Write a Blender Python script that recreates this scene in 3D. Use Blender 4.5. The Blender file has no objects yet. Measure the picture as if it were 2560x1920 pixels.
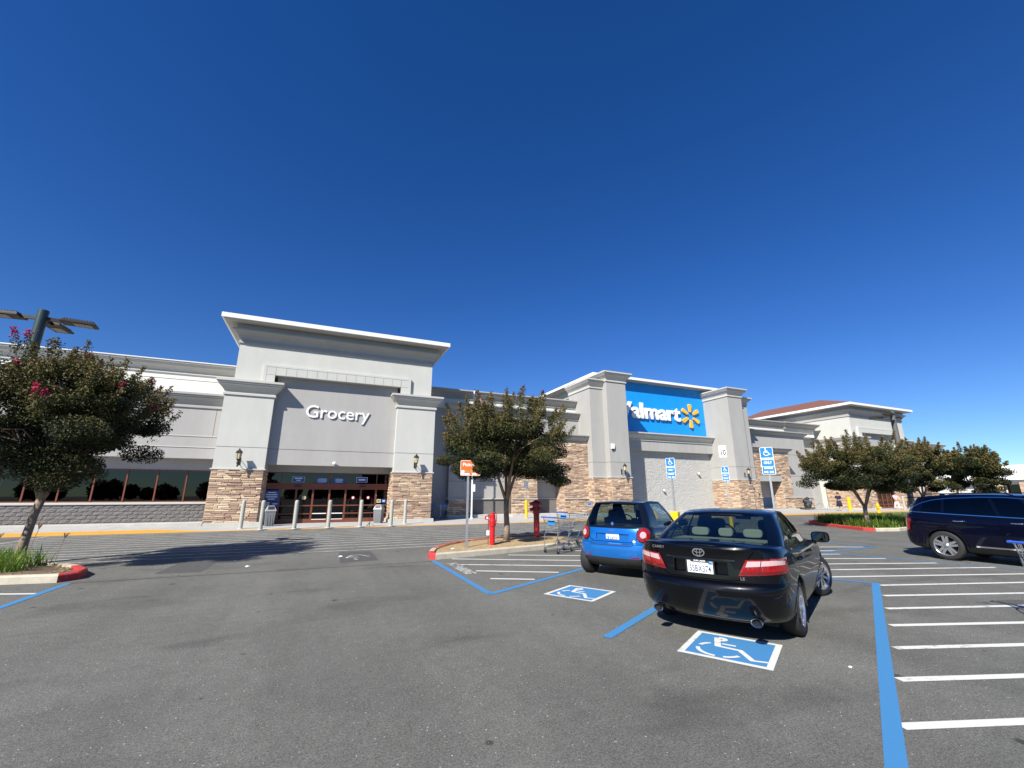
import bpy, bmesh, math, random
import numpy as np
from mathutils import Vector, Matrix
from mathutils.bvhtree import BVHTree
R = math.radians
C = bpy.context.scene.collection
scn = bpy.context.scene
# ------------------------------------------------------------------ camera
cam_d = bpy.data.cameras.new('camera'); cam = bpy.data.objects.new('camera', cam_d); C.objects.link(cam)
cam_d.sensor_width = 36; cam_d.lens = 1070/2560*36; cam_d.clip_start = 0.05; cam_d.clip_end = 2000
cam.location = (0, 0, 1.68); cam.rotation_euler = (R(90+14.46), 0, R(-23.58))
scn.camera = cam
# ------------------------------------------------------------------ sky, sun, exposure
SUN_EL = 39.5; SUN_X, SUN_Y = -.807, -.589          # horizontal direction towards the sun
world = bpy.data.worlds.new('World'); scn.world = world; world.use_nodes = True
nt = world.node_tree; bg = nt.nodes['Background']
sky = nt.nodes.new('ShaderNodeTexSky'); sky.sky_type = 'NISHITA'; sky.sun_disc = False
sky.sun_elevation = R(SUN_EL); sky.sun_rotation = math.atan2(SUN_X, SUN_Y)
sky.altitude = 600; sky.air_density = 1.0; sky.dust_density = 0.05; sky.ozone_density = 3.0
hs = nt.nodes.new('ShaderNodeHueSaturation'); hs.inputs['Saturation'].default_value = 1.34; hs.inputs['Hue'].default_value = .512
nt.links.new(sky.outputs['Color'], hs.inputs['Color'])
sp_ = nt.nodes.new('ShaderNodeSeparateColor'); cb_ = nt.nodes.new('ShaderNodeCombineColor'); nt.links.new(hs.outputs['Color'], sp_.inputs[0])
for i_, (pw_, k_) in enumerate(((.86, .885), (.94, 1.02), (1.0, 1.11))):      # the phone's deeper rendering of the blue
    a_ = nt.nodes.new('ShaderNodeMath'); a_.operation = 'POWER'; a_.inputs[1].default_value = pw_; nt.links.new(sp_.outputs[i_], a_.inputs[0])
    b_ = nt.nodes.new('ShaderNodeMath'); b_.operation = 'MULTIPLY'; b_.inputs[1].default_value = k_; nt.links.new(a_.outputs[0], b_.inputs[0]); nt.links.new(b_.outputs[0], cb_.inputs[i_])
nt.links.new(cb_.outputs[0], bg.inputs['Color']); bg.inputs['Strength'].default_value = 0.070
sl = bpy.data.lights.new('sun', 'SUN'); sl.energy = 5.0; sl.angle = R(0.53); sl.color = (1.0, 0.95, 0.86)
so = bpy.data.objects.new('sun', sl); C.objects.link(so); so.location = (-40, -30, 60)
ce = math.cos(R(SUN_EL))
so.rotation_euler = Vector((-SUN_X*ce, -SUN_Y*ce, -math.sin(R(SUN_EL)))).to_track_quat('-Z', 'Y').to_euler()
scn.view_settings.view_transform = 'Standard'; scn.view_settings.look = 'None'
scn.view_settings.exposure = 0.73; scn.view_settings.gamma = 1; scn.view_settings.use_curve_mapping = False
rnd = random.Random(7)

# ------------------------------------------------------------------ materials
def mat(name, col, rough=0.7, metal=0.0, bump=None, var=None, coat=0, spec=0.5, scale=1.0):
    """col: base colour; var=(colour2, noise scale, contrast); bump=(noise scale, distance)"""
    m = bpy.data.materials.new(name); m.use_nodes = True
    t = m.node_tree; b = t.nodes['Principled BSDF']
    b.inputs['Base Color'].default_value = (*col, 1); b.inputs['Roughness'].default_value = rough
    b.inputs['Metallic'].default_value = metal; b.inputs['Coat Weight'].default_value = coat
    b.inputs['Specular IOR Level'].default_value = spec
    b.inputs['Coat Roughness'].default_value = 0.03
    tc = t.nodes.new('ShaderNodeNewGeometry')
    if var:
        n = t.nodes.new('ShaderNodeTexNoise'); n.inputs['Scale'].default_value = var[1]; n.inputs['Detail'].default_value = 6
        n.inputs['Roughness'].default_value = .65
        mp = t.nodes.new('ShaderNodeMapping'); mp.inputs['Scale'].default_value = (1, 1, .35 if name.startswith('stucco') else 1)   # rain streaks run down the render
        t.links.new(tc.outputs['Position'], mp.inputs['Vector']); t.links.new(mp.outputs[0], n.inputs['Vector'])
        r = t.nodes.new('ShaderNodeValToRGB'); k = var[2]
        r.color_ramp.elements[0].position = .5-k; r.color_ramp.elements[1].position = .5+k
        r.color_ramp.elements[0].color = (*col, 1); r.color_ramp.elements[1].color = (*var[0], 1)
        t.links.new(n.outputs['Fac'], r.inputs['Fac']); t.links.new(r.outputs['Color'], b.inputs['Base Color'])
    if bump:
        n2 = t.nodes.new('ShaderNodeTexNoise'); n2.inputs['Scale'].default_value = bump[0]; n2.inputs['Detail'].default_value = 5
        t.links.new(tc.outputs['Position'], n2.inputs['Vector'])
        bp = t.nodes.new('ShaderNodeBump'); bp.inputs['Distance'].default_value = bump[1]; bp.inputs['Strength'].default_value = .8
        t.links.new(n2.outputs['Fac'], bp.inputs['Height']); t.links.new(bp.outputs['Normal'], b.inputs['Normal'])
    return m

def ramp_attr(name, stops, rough=.9, bump=None, trans=0, spec=.3):
    """colour from the mesh's own 'tone' attribute: each stone or leaf has its own natural colour, and crown leaves add painted sunlight"""
    m = bpy.data.materials.new(name); m.use_nodes = True; t = m.node_tree; b = t.nodes['Principled BSDF']
    b.inputs['Roughness'].default_value = rough; b.inputs['Specular IOR Level'].default_value = spec
    a = t.nodes.new('ShaderNodeAttribute'); a.attribute_name = 'tone'
    r = t.nodes.new('ShaderNodeValToRGB'); e = r.color_ramp.elements
    for i, (p, c) in enumerate(stops):
        x = e[i] if i < 2 else e.new(p)
        x.position = p; x.color = (*c, 1)
    t.links.new(a.outputs['Fac'], r.inputs['Fac'])
    g = t.nodes.new('ShaderNodeNewGeometry')
    out = r.outputs['Color']
    if bump:
        n = t.nodes.new('ShaderNodeTexNoise'); n.inputs['Scale'].default_value = bump[0]; n.inputs['Detail'].default_value = 6
        t.links.new(g.outputs['Position'], n.inputs['Vector'])
        bp = t.nodes.new('ShaderNodeBump'); bp.inputs['Distance'].default_value = bump[1]
        t.links.new(n.outputs['Fac'], bp.inputs['Height']); t.links.new(bp.outputs['Normal'], b.inputs['Normal'])
        mx = t.nodes.new('ShaderNodeMixRGB'); mx.blend_type = 'MULTIPLY'; mx.inputs['Fac'].default_value = .55
        rr = t.nodes.new('ShaderNodeValToRGB'); rr.color_ramp.elements[0].position = .3; rr.color_ramp.elements[1].position = .65
        rr.color_ramp.elements[0].color = (.5, .47, .45, 1)
        t.links.new(n.outputs['Fac'], rr.inputs['Fac']); t.links.new(out, mx.inputs[1]); t.links.new(rr.outputs['Color'], mx.inputs[2])
        out = mx.outputs['Color']
    t.links.new(out, b.inputs['Base Color'])
    if trans:
        tr = t.nodes.new('ShaderNodeBsdfTranslucent'); mix = t.nodes.new('ShaderNodeMixShader'); mix.inputs[0].default_value = trans
        t.links.new(out, tr.inputs['Color']); t.links.new(b.outputs[0], mix.inputs[1]); t.links.new(tr.outputs[0], mix.inputs[2])
        t.links.new(mix.outputs[0], t.nodes['Material Output'].inputs['Surface'])
    return m

def glass(name, tint, ior=1.45, refl=1.0):
    m = bpy.data.materials.new(name); m.use_nodes = True; t = m.node_tree
    t.nodes.remove(t.nodes['Principled BSDF'])
    tr = t.nodes.new('ShaderNodeBsdfTransparent'); tr.inputs['Color'].default_value = (*tint, 1)
    gl = t.nodes.new('ShaderNodeBsdfGlossy'); gl.inputs['Roughness'].default_value = .01
    gl.inputs['Color'].default_value = (refl, refl, refl, 1)
    fr = t.nodes.new('ShaderNodeFresnel'); fr.inputs['IOR'].default_value = ior
    mx = t.nodes.new('ShaderNodeMixShader')
    gg = t.nodes.new('ShaderNodeNewGeometry'); io = t.nodes.new('ShaderNodeMapRange'); io.inputs['To Min'].default_value = ior; io.inputs['To Max'].default_value = 1/ior   # a thin sheet reflects alike from both sides
    t.links.new(gg.outputs['Backfacing'], io.inputs['Value']); t.links.new(io.outputs['Result'], fr.inputs['IOR'])
    t.links.new(fr.outputs[0], mx.inputs[0]); t.links.new(tr.outputs[0], mx.inputs[1]); t.links.new(gl.outputs[0], mx.inputs[2])
    t.links.new(mx.outputs[0], t.nodes['Material Output'].inputs['Surface'])
    return m

def worn(name, col, under, wear=.42, rough=.75, sc=9):
    """road paint worn through to the asphalt"""
    m = mat(name, col, rough); t = m.node_tree; b = t.nodes['Principled BSDF']
    g = t.nodes.new('ShaderNodeNewGeometry')
    n = t.nodes.new('ShaderNodeTexNoise'); n.inputs['Scale'].default_value = sc; n.inputs['Detail'].default_value = 9; n.inputs['Roughness'].default_value = .75
    n2 = t.nodes.new('ShaderNodeTexNoise'); n2.inputs['Scale'].default_value = 1.1; n2.inputs['Detail'].default_value = 3
    n3 = t.nodes.new('ShaderNodeTexNoise'); n3.inputs['Scale'].default_value = 130; n3.inputs['Detail'].default_value = 3
    for q in (n, n2, n3): t.links.new(g.outputs['Position'], q.inputs['Vector'])
    ad = t.nodes.new('ShaderNodeMath'); ad.operation = 'MULTIPLY_ADD'; ad.inputs[1].default_value = .5
    t.links.new(n2.outputs['Fac'], ad.inputs[0]); t.links.new(n.outputs['Fac'], ad.inputs[2])
    a3 = t.nodes.new('ShaderNodeMath'); a3.operation = 'MULTIPLY_ADD'; a3.inputs[1].default_value = .25
    t.links.new(n3.outputs['Fac'], a3.inputs[0]); t.links.new(ad.outputs[0], a3.inputs[2])
    r = t.nodes.new('ShaderNodeValToRGB'); r.color_ramp.elements[0].position = wear+.15; r.color_ramp.elements[1].position = wear+.30
    t.links.new(a3.outputs[0], r.inputs['Fac'])
    mx = t.nodes.new('ShaderNodeMixRGB'); mx.inputs[1].default_value = (*under, 1); mx.inputs[2].default_value = (*col, 1)
    t.links.new(r.outputs['Color'], mx.inputs[0]); t.links.new(mx.outputs[0], b.inputs['Base Color'])
    bp = t.nodes.new('ShaderNodeBump'); bp.inputs['Distance'].default_value = .003
    t.links.new(n3.outputs['Fac'], bp.inputs['Height']); t.links.new(bp.outputs['Normal'], b.inputs['Normal'])
    return m

def asphalt_mat(name, base, spots=True):
    m = mat(name, (base,)*3, .88, spec=.35); t = m.node_tree; b = t.nodes['Principled BSDF']
    g = t.nodes.new('ShaderNodeNewGeometry')
    def noise(s, d=6, r=.6):
        n = t.nodes.new('ShaderNodeTexNoise'); n.inputs['Scale'].default_value = s; n.inputs['Detail'].default_value = d; n.inputs['Roughness'].default_value = r
        t.links.new(g.outputs['Position'], n.inputs['Vector']); return n.outputs['Fac']
    def ramp(src, p0, c0, p1, c1):
        r = t.nodes.new('ShaderNodeValToRGB'); e = r.color_ramp.elements
        e[0].position = p0; e[0].color = (c0, c0, c0, 1); e[1].position = p1; e[1].color = (c1, c1, c1, 1)
        t.links.new(src, r.inputs['Fac']); return r.outputs['Color']
    def mul(a, bb, f=1):
        x = t.nodes.new('ShaderNodeMixRGB'); x.blend_type = 'MULTIPLY'; x.inputs['Fac'].default_value = f
        t.links.new(a, x.inputs[1]); t.links.new(bb, x.inputs[2]); return x.outputs['Color']
    def addc(a, bb, f=1):
        x = t.nodes.new('ShaderNodeMixRGB'); x.blend_type = 'ADD'; x.inputs['Fac'].default_value = f
        t.links.new(a, x.inputs[1]); t.links.new(bb, x.inputs[2]); return x.outputs['Color']
    def scaled(v):
        mp = t.nodes.new('ShaderNodeMapping'); mp.inputs['Scale'].default_value = v
        t.links.new(g.outputs['Position'], mp.inputs['Vector']); return mp.outputs['Vector']
    c0 = t.nodes.new('ShaderNodeValToRGB'); e = c0.color_ramp.elements
    e[0].position = .3; e[0].color = (base*.87, base*.865, base*.77, 1); e[1].position = .72; e[1].color = (base*1.15, base*1.145, base*1.02, 1)
    t.links.new(noise(.45, 5), c0.inputs['Fac'])
    col = c0.outputs['Color']
    col = mul(col, ramp(noise(7, 5, .75), .3, .84, .7, 1.14))
    col = mul(col, ramp(noise(46, 5, .8), .34, .50, .66, 1.46))            # aggregate
    col = mul(col, ramp(noise(110, 3, .8), .36, .45, .64, 1.5))
    v = t.nodes.new('ShaderNodeTexVoronoi'); v.inputs['Scale'].default_value = 24; t.links.new(g.outputs['Position'], v.inputs['Vector'])
    vc = t.nodes.new('ShaderNodeSeparateColor'); t.links.new(v.outputs['Color'], vc.inputs[0])
    col = addc(col, mul(ramp(v.outputs['Distance'], .07, .55, .15, 0), ramp(vc.outputs[1], .55, 0, .95, 1)))         # pale stones
    tk = t.nodes.new('ShaderNodeTexNoise'); tk.inputs['Scale'].default_value = 1; tk.inputs['Detail'].default_value = 4; t.links.new(scaled((1.1, .07, 1)), tk.inputs['Vector'])
    col = mul(col, ramp(tk.outputs['Fac'], .35, .90, .65, 1.08))          # tyre wear along the lane
    if spots:                                                              # gum and oil spots
        v2 = t.nodes.new('ShaderNodeTexVoronoi'); v2.inputs['Scale'].default_value = 2.1; v2.inputs['Randomness'].default_value = 1
        t.links.new(scaled((1, .9, 1)), v2.inputs['Vector'])
        sz = t.nodes.new('ShaderNodeMath'); sz.operation = 'DIVIDE'
        cs = t.nodes.new('ShaderNodeSeparateColor'); t.links.new(v2.outputs['Color'], cs.inputs[0])
        ma = t.nodes.new('ShaderNodeMath'); ma.operation = 'POWER'; ma.inputs[1].default_value = 1.7
        t.links.new(cs.outputs[0], ma.inputs[0])
        mb = t.nodes.new('ShaderNodeMath'); mb.operation = 'MULTIPLY_ADD'; mb.inputs[1].default_value = .15; mb.inputs[2].default_value = .004
        t.links.new(ma.outputs[0], mb.inputs[0])
        t.links.new(v2.outputs['Distance'], sz.inputs[0]); t.links.new(mb.outputs[0], sz.inputs[1])
        col = mul(col, ramp(sz.outputs[0], .6, .30, 1.0, 1.0), .9)
        st = t.nodes.new('ShaderNodeTexNoise'); st.inputs['Scale'].default_value = .8; st.inputs['Detail'].default_value = 9; st.inputs['Distortion'].default_value = .6
        t.links.new(scaled((.55, 1.3, 1)), st.inputs['Vector'])
        col = mul(col, ramp(st.outputs['Fac'], .56, 1.0, .76, .58))        # oily drip stains
    t.links.new(col, b.inputs['Base Color'])
    bp = t.nodes.new('ShaderNodeBump'); bp.inputs['Distance'].default_value = .006; bp.inputs['Strength'].default_value = .9
    t.links.new(noise(120, 4, .8), bp.inputs['Height']); t.links.new(bp.outputs['Normal'], b.inputs['Normal'])
    return m

ASPH = .138
M = {}
M['asphalt'] = asphalt_mat('asphalt', ASPH)
M['asphalt_dark'] = mat('asphalt_patch', (.055, .055, .055), .9, bump=(120, .005), var=((.09, .09, .088), 9, .2))
M['seam'] = mat('seam_tar', (.05, .05, .048), .9, var=((.10, .10, .098), 14, .15))
M['white_paint'] = worn('white_road_paint', (.62, .62, .585), (.17, .17, .16), .49)
M['faded_white'] = worn('faded_white_paint', (.5, .5, .48), (.14, .14, .135), .585)
M['blue_paint'] = worn('blue_road_paint', (.045, .20, .42), (.12, .14, .16), .35)
M['red_paint'] = worn('red_kerb_paint', (.46, .035, .035), (.30, .20, .16), .49, sc=14)
M['yellow_paint'] = worn('yellow_kerb_paint', (.72, .38, .06), (.36, .30, .20), .47, sc=14)
M['concrete'] = mat('concrete', (.40, .385, .35), .9, bump=(60, .004), var=((.50, .485, .44), 2.5, .25))
M['kerb'] = mat('kerb_concrete', (.42, .37, .28), .9, bump=(50, .006), var=((.54, .50, .40), 5, .2))
M['sidewalk'] = mat('sidewalk_concrete', (.36, .355, .34), .9, bump=(60, .003), var=((.44, .435, .42), 1.2, .3))
M['stucco_white'] = mat('stucco_white', (.46, .46, .425), .92, bump=(55, .006), var=((.535, .535, .495), 1.0, .28))
M['stucco_cream'] = mat('stucco_cream', (.64, .63, .58), .92, bump=(55, .006), var=((.71, .70, .65), .9, .28))
M['stucco_grey'] = mat('stucco_grey', (.335, .325, .31), .92, bump=(55, .006), var=((.40, .39, .375), .9, .28))
M['stucco_pale'] = mat('stucco_pale_grey', (.325, .32, .30), .92, bump=(55, .006), var=((.385, .38, .36), .9, .28))
M['cornice'] = mat('cornice_grey', (.33, .32, .295), .85, bump=(30, .003), var=((.39, .38, .355), 1.2, .3))
M['cornice_light'] = mat('cornice_light', (.45, .44, .40), .85, bump=(30, .003), var=((.51, .50, .46), 1.2, .3))
M['fascia'] = mat('fascia_white', (.74, .74, .72), .7, bump=(20, .002))
M['block_white'] = mat('painted_block', (.36, .355, .335), .9, bump=(14, .03), var=((.42, .415, .39), 1.5, .3))
M['block_grey'] = mat('split_block_grey', (.135, .128, .122), .92, bump=(22, .02), var=((.175, .165, .158), 3, .25))
M['groove'] = mat('joint_shadow_gap', (.16, .155, .15), .95)
STONE = [(0, (.30, .20, .16)), (.18, (.40, .285, .215)), (.38, (.53, .385, .26)), (.55, (.61, .455, .305)), (.72, (.50, .37, .28)), (.86, (.63, .49, .34)), (1, (.67, .54, .39))]
M['stone'] = ramp_attr('ledgestone', STONE, .92, bump=(26, .012))
M['mortar'] = mat('mortar_dark', (.10, .075, .06), .95)
M['sign_blue'] = mat('sign_panel_blue', (.002, .25, .66), .55, var=((.003, .28, .74), .8, .3))
M['white_plastic'] = mat('white_acrylic', (.80, .80, .78), .4)
M['yellow_acrylic'] = mat('yellow_acrylic', (.88, .42, .03), .4)
M['brown_metal'] = mat('brown_aluminium', (.17, .052, .03), .45, metal=.2, var=((.21, .068, .04), 3, .3))
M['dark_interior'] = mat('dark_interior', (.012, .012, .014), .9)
M['pane'] = glass('tinted_shop_glass', (.10, .11, .11), 1.55, 1.0)
M['poster_blue'] = mat('poster_blue', (.01, .09, .38), .5)
M['print_white'] = mat('print_white', (.75, .78, .82), .5)
M['sign_film_blue'] = mat('accessible_sign_blue', (.005, .17, .62), .4)
M['red_enamel'] = mat('red_enamel', (.55, .012, .015), .32, coat=.3, var=((.48, .014, .014), 6, .2))
M['maroon_enamel'] = mat('maroon_enamel', (.30, .008, .012), .4, coat=.2)
M['yellow_enamel'] = mat('yellow_enamel', (.85, .50, .01), .4, coat=.2, var=((.78, .44, .01), 5, .2))
M['bollard'] = mat('bollard_grey', (.35, .355, .315), .6, var=((.40, .405, .36), 4, .3))
M['steel'] = mat('galvanised_steel', (.36, .37, .38), .45, metal=.7, var=((.46, .47, .48), 20, .2))
M['cart_steel'] = mat('cart_wire_steel', (.42, .42, .42), .35, metal=.8)
M['cart_blue'] = mat('cart_blue_plastic', (.03, .10, .50), .4)
M['cart_flap'] = mat('cart_blue_flap', (.01, .22, .62), .4)
M['green_pole'] = mat('dark_green_pole', (.025, .050, .045), .4, coat=.2)
M['bronze'] = mat('bronze_metal', (.022, .018, .014), .5, metal=.3, var=((.045, .036, .025), 12, .2))
M['grey_pole'] = mat('grey_brown_pole', (.10, .10, .095), .5)
M['lamp_lens'] = mat('lamp_lens', (.42, .40, .33), .35)
M['lantern_glass'] = mat('lantern_glass', (.52, .46, .28), .3)
M['black_metal'] = mat('black_metal', (.015, .015, .016), .45)
M['rubber'] = mat('tyre_rubber', (.018, .018, .018), .75, bump=(90, .002))
M['alloy'] = mat('alloy_rim', (.55, .56, .58), .25, metal=.85)
M['mirror'] = mat('mirror_glass', (.10, .11, .12), .03, metal=1.0)
M['chrome'] = mat('chrome', (.80, .81, .83), .08, metal=1.0)
M['black_plastic'] = mat('black_plastic', (.020, .020, .021), .55)
M['grey_bin'] = mat('grey_bin_plastic', (.17, .18, .185), .55)
M['bin_lid'] = mat('bin_lid_grey', (.30, .31, .31), .5)
M['bark'] = mat('smooth_bark', (.30, .225, .16), .9, bump=(18, .01), var=((.17, .125, .09), 7, .2))
M['straw'] = mat('dry_straw_mulch', (.30, .21, .11), .95, bump=(35, .03), var=((.44, .33, .18), 11, .2))
M['soil'] = mat('soil', (.11, .075, .045), .95, bump=(25, .03), var=((.18, .13, .08), 9, .2))
M['leaf'] = ramp_attr('crape_myrtle_leaf', [(0, (.012, .020, .006)), (.32, (.038, .044, .011)), (.55, (.095, .088, .026)), (.97, (.185, .125, .048)), (1, (.42, .03, .08))], .6, trans=.18)  # brown tips, plus sunlit and shaded leaf tones put into the colour
M['blade'] = ramp_attr('strap_leaf_blade', [(0, (.05, .10, .012)), (.6, (.15, .26, .03)), (1, (.34, .33, .08))], .55, trans=.3)
M['car_glass'] = glass('car_glass_green', (.46, .55, .52), 1.55)
M['dark_glass'] = glass('privacy_glass', (.025, .03, .035), 1.5)
M['black_paint'] = mat('black_car_paint', (.0010, .0015, .003), .3, coat=.6, spec=.12)
M['black_cell'] = mat('black_cell_paint', (.004, .006, .012), .3, coat=.8, spec=.15)
M['navy_paint'] = mat('navy_car_paint', (.0012, .0018, .009), .3, coat=.5, spec=.1)
M['blue_car'] = mat('metallic_blue_paint', (.004, .15, .52), .30, metal=.45, coat=1.0)
M['beige'] = mat('beige_upholstery', (.34, .34, .29), .8)
M['gap'] = mat('panel_gap', (.001, .001, .001), .9, spec=.05)
M['red_dark'] = mat('dark_red_lens', (.11, .001, .003), .12, coat=1.0)
M['dark_trim'] = mat('dark_trim', (.010, .010, .011), .8)
M['red_lens'] = mat('red_lens', (.24, .002, .005), .12, coat=1.0)
M['clear_lens'] = mat('clear_lens', (.46, .33, .34), .15, coat=1.0)
M['plate_white'] = mat('plate_white', (.72, .74, .76), .4)
M['plate_ink'] = mat('plate_ink', (.03, .05, .12), .5)
M['roof_tile'] = mat('red_roof_shingle', (.15, .06, .042), .85, bump=(9, .04), var=((.20, .085, .06), 4, .25))
M['orange'] = mat('orange_sign', (.80, .13, .01), .5)
M['skin'] = mat('skin', (.42, .23, .15), .6)
M['hair'] = mat('hair', (.02, .013, .01), .7)
M['navy_cloth'] = mat('navy_cloth', (.012, .014, .04), .9)
M['pink_cloth'] = mat('pale_pink_cloth', (.6, .45, .5), .9)
M['white_cloth'] = mat('white_cloth', (.7, .7, .7), .9)
M['flag_red'] = mat('flag_red', (.5, .03, .04), .8); M['flag_blue'] = mat('flag_blue', (.02, .03, .14), .8)

# ------------------------------------------------------------------ helpers
class MB:
    def __init__(s): s.v = []; s.f = []; s.m = []; s.t = []
    def add(s, vs, fs, mi=0, tone=None):
        n = len(s.v); s.v.extend([tuple(v) for v in vs])
        for f in fs: s.f.append(tuple(i+n for i in f)); s.m.append(mi); s.t.append(0 if tone is None else tone)
        return s
    def box(s, x0, x1, y0, y1, z0, z1, mi=0):
        v = [(x, y, z) for z in (z0, z1) for y in (y0, y1) for x in (x0, x1)]
        return s.add(v, [(0, 2, 3, 1), (4, 5, 7, 6), (0, 1, 5, 4), (2, 6, 7, 3), (0, 4, 6, 2), (1, 3, 7, 5)], mi)
    def obox(s, c, ax, ay, az, mi=0):
        """box from centre and three half-extent vectors"""
        c, ax, ay, az = map(Vector, (c, ax, ay, az))
        v = [c+ax*i+ay*j+az*k for k in (-1, 1) for j in (-1, 1) for i in (-1, 1)]
        return s.add(v, [(0, 2, 3, 1), (4, 5, 7, 6), (0, 1, 5, 4), (2, 6, 7, 3), (0, 4, 6, 2), (1, 3, 7, 5)], mi)
    def bar(s, a, b, w, h, mi=0):
        a, b = Vector(a), Vector(b); d = (b-a); L = d.length; d.normalize()
        u = d.cross(Vector((0, 0, 1)));
        if u.length < 1e-4: u = Vector((1, 0, 0))
        u.normalize(); n = u.cross(d)
        return s.obox((a+b)/2, d*(L/2), u*(w/2), n*(h/2), mi)
    def tube(s, pts, r, seg=8, mi=0, cap=True):
        pts = [Vector(p) for p in pts]; rr = r if isinstance(r, (list, tuple)) else [r]*len(pts)
        rings = []; up = None
        for i, p in enumerate(pts):
            d = (pts[min(i+1, len(pts)-1)]-pts[max(i-1, 0)]).normalized()
            if up is None: up = Vector((0, 0, 1)) if abs(d.z) < .9 else Vector((1, 0, 0))
            u = d.cross(up)
            if u.length < 1e-4: u = d.orthogonal()
            u.normalize(); w = u.cross(d).normalized(); up = w if abs(d.dot(w)) < .5 else up
            rings.append([p+(u*math.cos(2*math.pi*k/seg)+w*math.sin(2*math.pi*k/seg))*rr[i] for k in range(seg)])
        v = [q for g in rings for q in g]; f = []
        for i in range(len(pts)-1):
            for k in range(seg):
                a = i*seg+k; b = i*seg+(k+1) % seg; f.append((a, a+seg, b+seg, b))
        if cap: f.append(tuple(range(seg))); f.append(tuple(range((len(pts)-1)*seg, len(pts)*seg))[::-1])
        return s.add(v, f, mi)
    def lathe(s, prof, c=(0, 0, 0), seg=24, mi=0, axis='z', cap=True):
        v = []; f = []
        for (r, z) in prof:
            for k in range(seg):
                a = 2*math.pi*k/seg; x, y = r*math.cos(a), r*math.sin(a)
                p = (x, y, z) if axis == 'z' else ((x, z, y) if axis == 'y' else (z, x, y))
                v.append((p[0]+c[0], p[1]+c[1], p[2]+c[2]))
        for i in range(len(prof)-1):
            for k in range(seg):
                a = i*seg+k; b = i*seg+(k+1) % seg; f.append((a, b, b+seg, a+seg) if axis == 'z' else (a, a+seg, b+seg, b))
        if cap and prof[0][0] > 1e-5: f.append(tuple(range(seg))[::-1])
        if cap and prof[-1][0] > 1e-5: f.append(tuple(range((len(prof)-1)*seg, len(prof)*seg)))
        return s.add(v, f, mi)
    def prism(s, pts, z0, z1, mi=0):
        n = len(pts); v = [(x, y, z0) for x, y in pts]+[(x, y, z1) for x, y in pts]
        f = [tuple(range(n))[::-1], tuple(range(n, 2*n))]+[(i, (i+1) % n, (i+1) % n+n, i+n) for i in range(n)]
        return s.add(v, f, mi)
    def xform(s, mtx):
        s.v = [tuple(mtx @ Vector(p)) for p in s.v]; return s
    def mesh(s, name, mats, smooth=False, tone=False):
        me = bpy.data.meshes.new(name); me.from_pydata(s.v, [], s.f)
        for m in (mats if isinstance(mats, (list, tuple)) else [mats]): me.materials.append(m)
        if any(s.m): me.polygons.foreach_set('material_index', s.m)
        if smooth: me.polygons.foreach_set('use_smooth', [True]*len(me.polygons))
        if tone: me.attributes.new('tone', 'FLOAT', 'FACE').data.foreach_set('value', s.t)
        me.update(); return me

def link(name, me, parent=None, loc=None):
    o = bpy.data.objects.new(name, me); C.objects.link(o)
    if parent is not None: o.parent = parent
    if loc is not None: o.location = loc
    return o
def obj(name, mb, mats, parent=None, smooth=False, tone=False, label=None, kind=None, loc=None, bevel=0):
    bm_ = mb.mesh(name, mats, smooth, tone); o = link(name, bm_, parent, loc)
    if label: o['label'] = label
    if kind: o['kind'] = kind
    if bevel:
        b = o.modifiers.new('bevel', 'BEVEL'); b.width = bevel; b.segments = 2; b.limit_method = 'ANGLE'
    return o
def tag(o, label, cat, group=None):
    o['label'] = label; o['category'] = cat
    if group: o['group'] = group
    return o
def thing(name, label, cat, loc=(0, 0, 0), rz=0, group=None):
    o = bpy.data.objects.new(name, None); C.objects.link(o); o.location = loc; o.rotation_euler = (0, 0, rz)
    o.empty_display_size = .2
    return tag(o, label, cat, group)
def struct(name, mb, m, smooth=False): return obj(name, mb, m, smooth=smooth, kind='structure')
def copy_tree(o, parent=None):
    c = o.copy(); C.objects.link(c); c.parent = parent
    for ch in [x for x in bpy.data.objects if x.parent == o]: copy_tree(ch, c)
    return c
def dup(o, loc, rz, label, group=None):
    c = copy_tree(o); c.location = loc; c.rotation_euler = (0, 0, rz); c['label'] = label
    if group: c['group'] = group
    return c

def text_mesh(s, size, mat_, depth=.01, bold=0, name='lettering', align='LEFT', sx=1, spacing=1.0, shear=0):
    """flat letters in the XZ plane facing -Y, baseline at the origin, depth towards +Y"""
    cu = bpy.data.curves.new('letters', 'FONT'); cu.body = s; cu.size = size; cu.extrude = depth/2; cu.offset = bold
    cu.align_x = align; cu.resolution_u = 3; cu.space_character = spacing; cu.shear = shear
    o = bpy.data.objects.new('letters', cu); C.objects.link(o)
    dg = bpy.context.evaluated_depsgraph_get(); dg.update()
    me = bpy.data.meshes.new_from_object(o.evaluated_get(dg)); me.name = name
    bpy.data.objects.remove(o)
    me.transform(Matrix.Diagonal((sx, 1, 1, 1)))
    me.transform(Matrix.Rotation(R(90), 4, 'X')); me.materials.clear(); me.materials.append(mat_)
    return me
def put_text(s, size, m, parent, loc, rot=(0, 0, 0), **k):
    o = link('lettering', text_mesh(s, size, m, **k), parent, loc); o.rotation_euler = rot; return o

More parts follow.
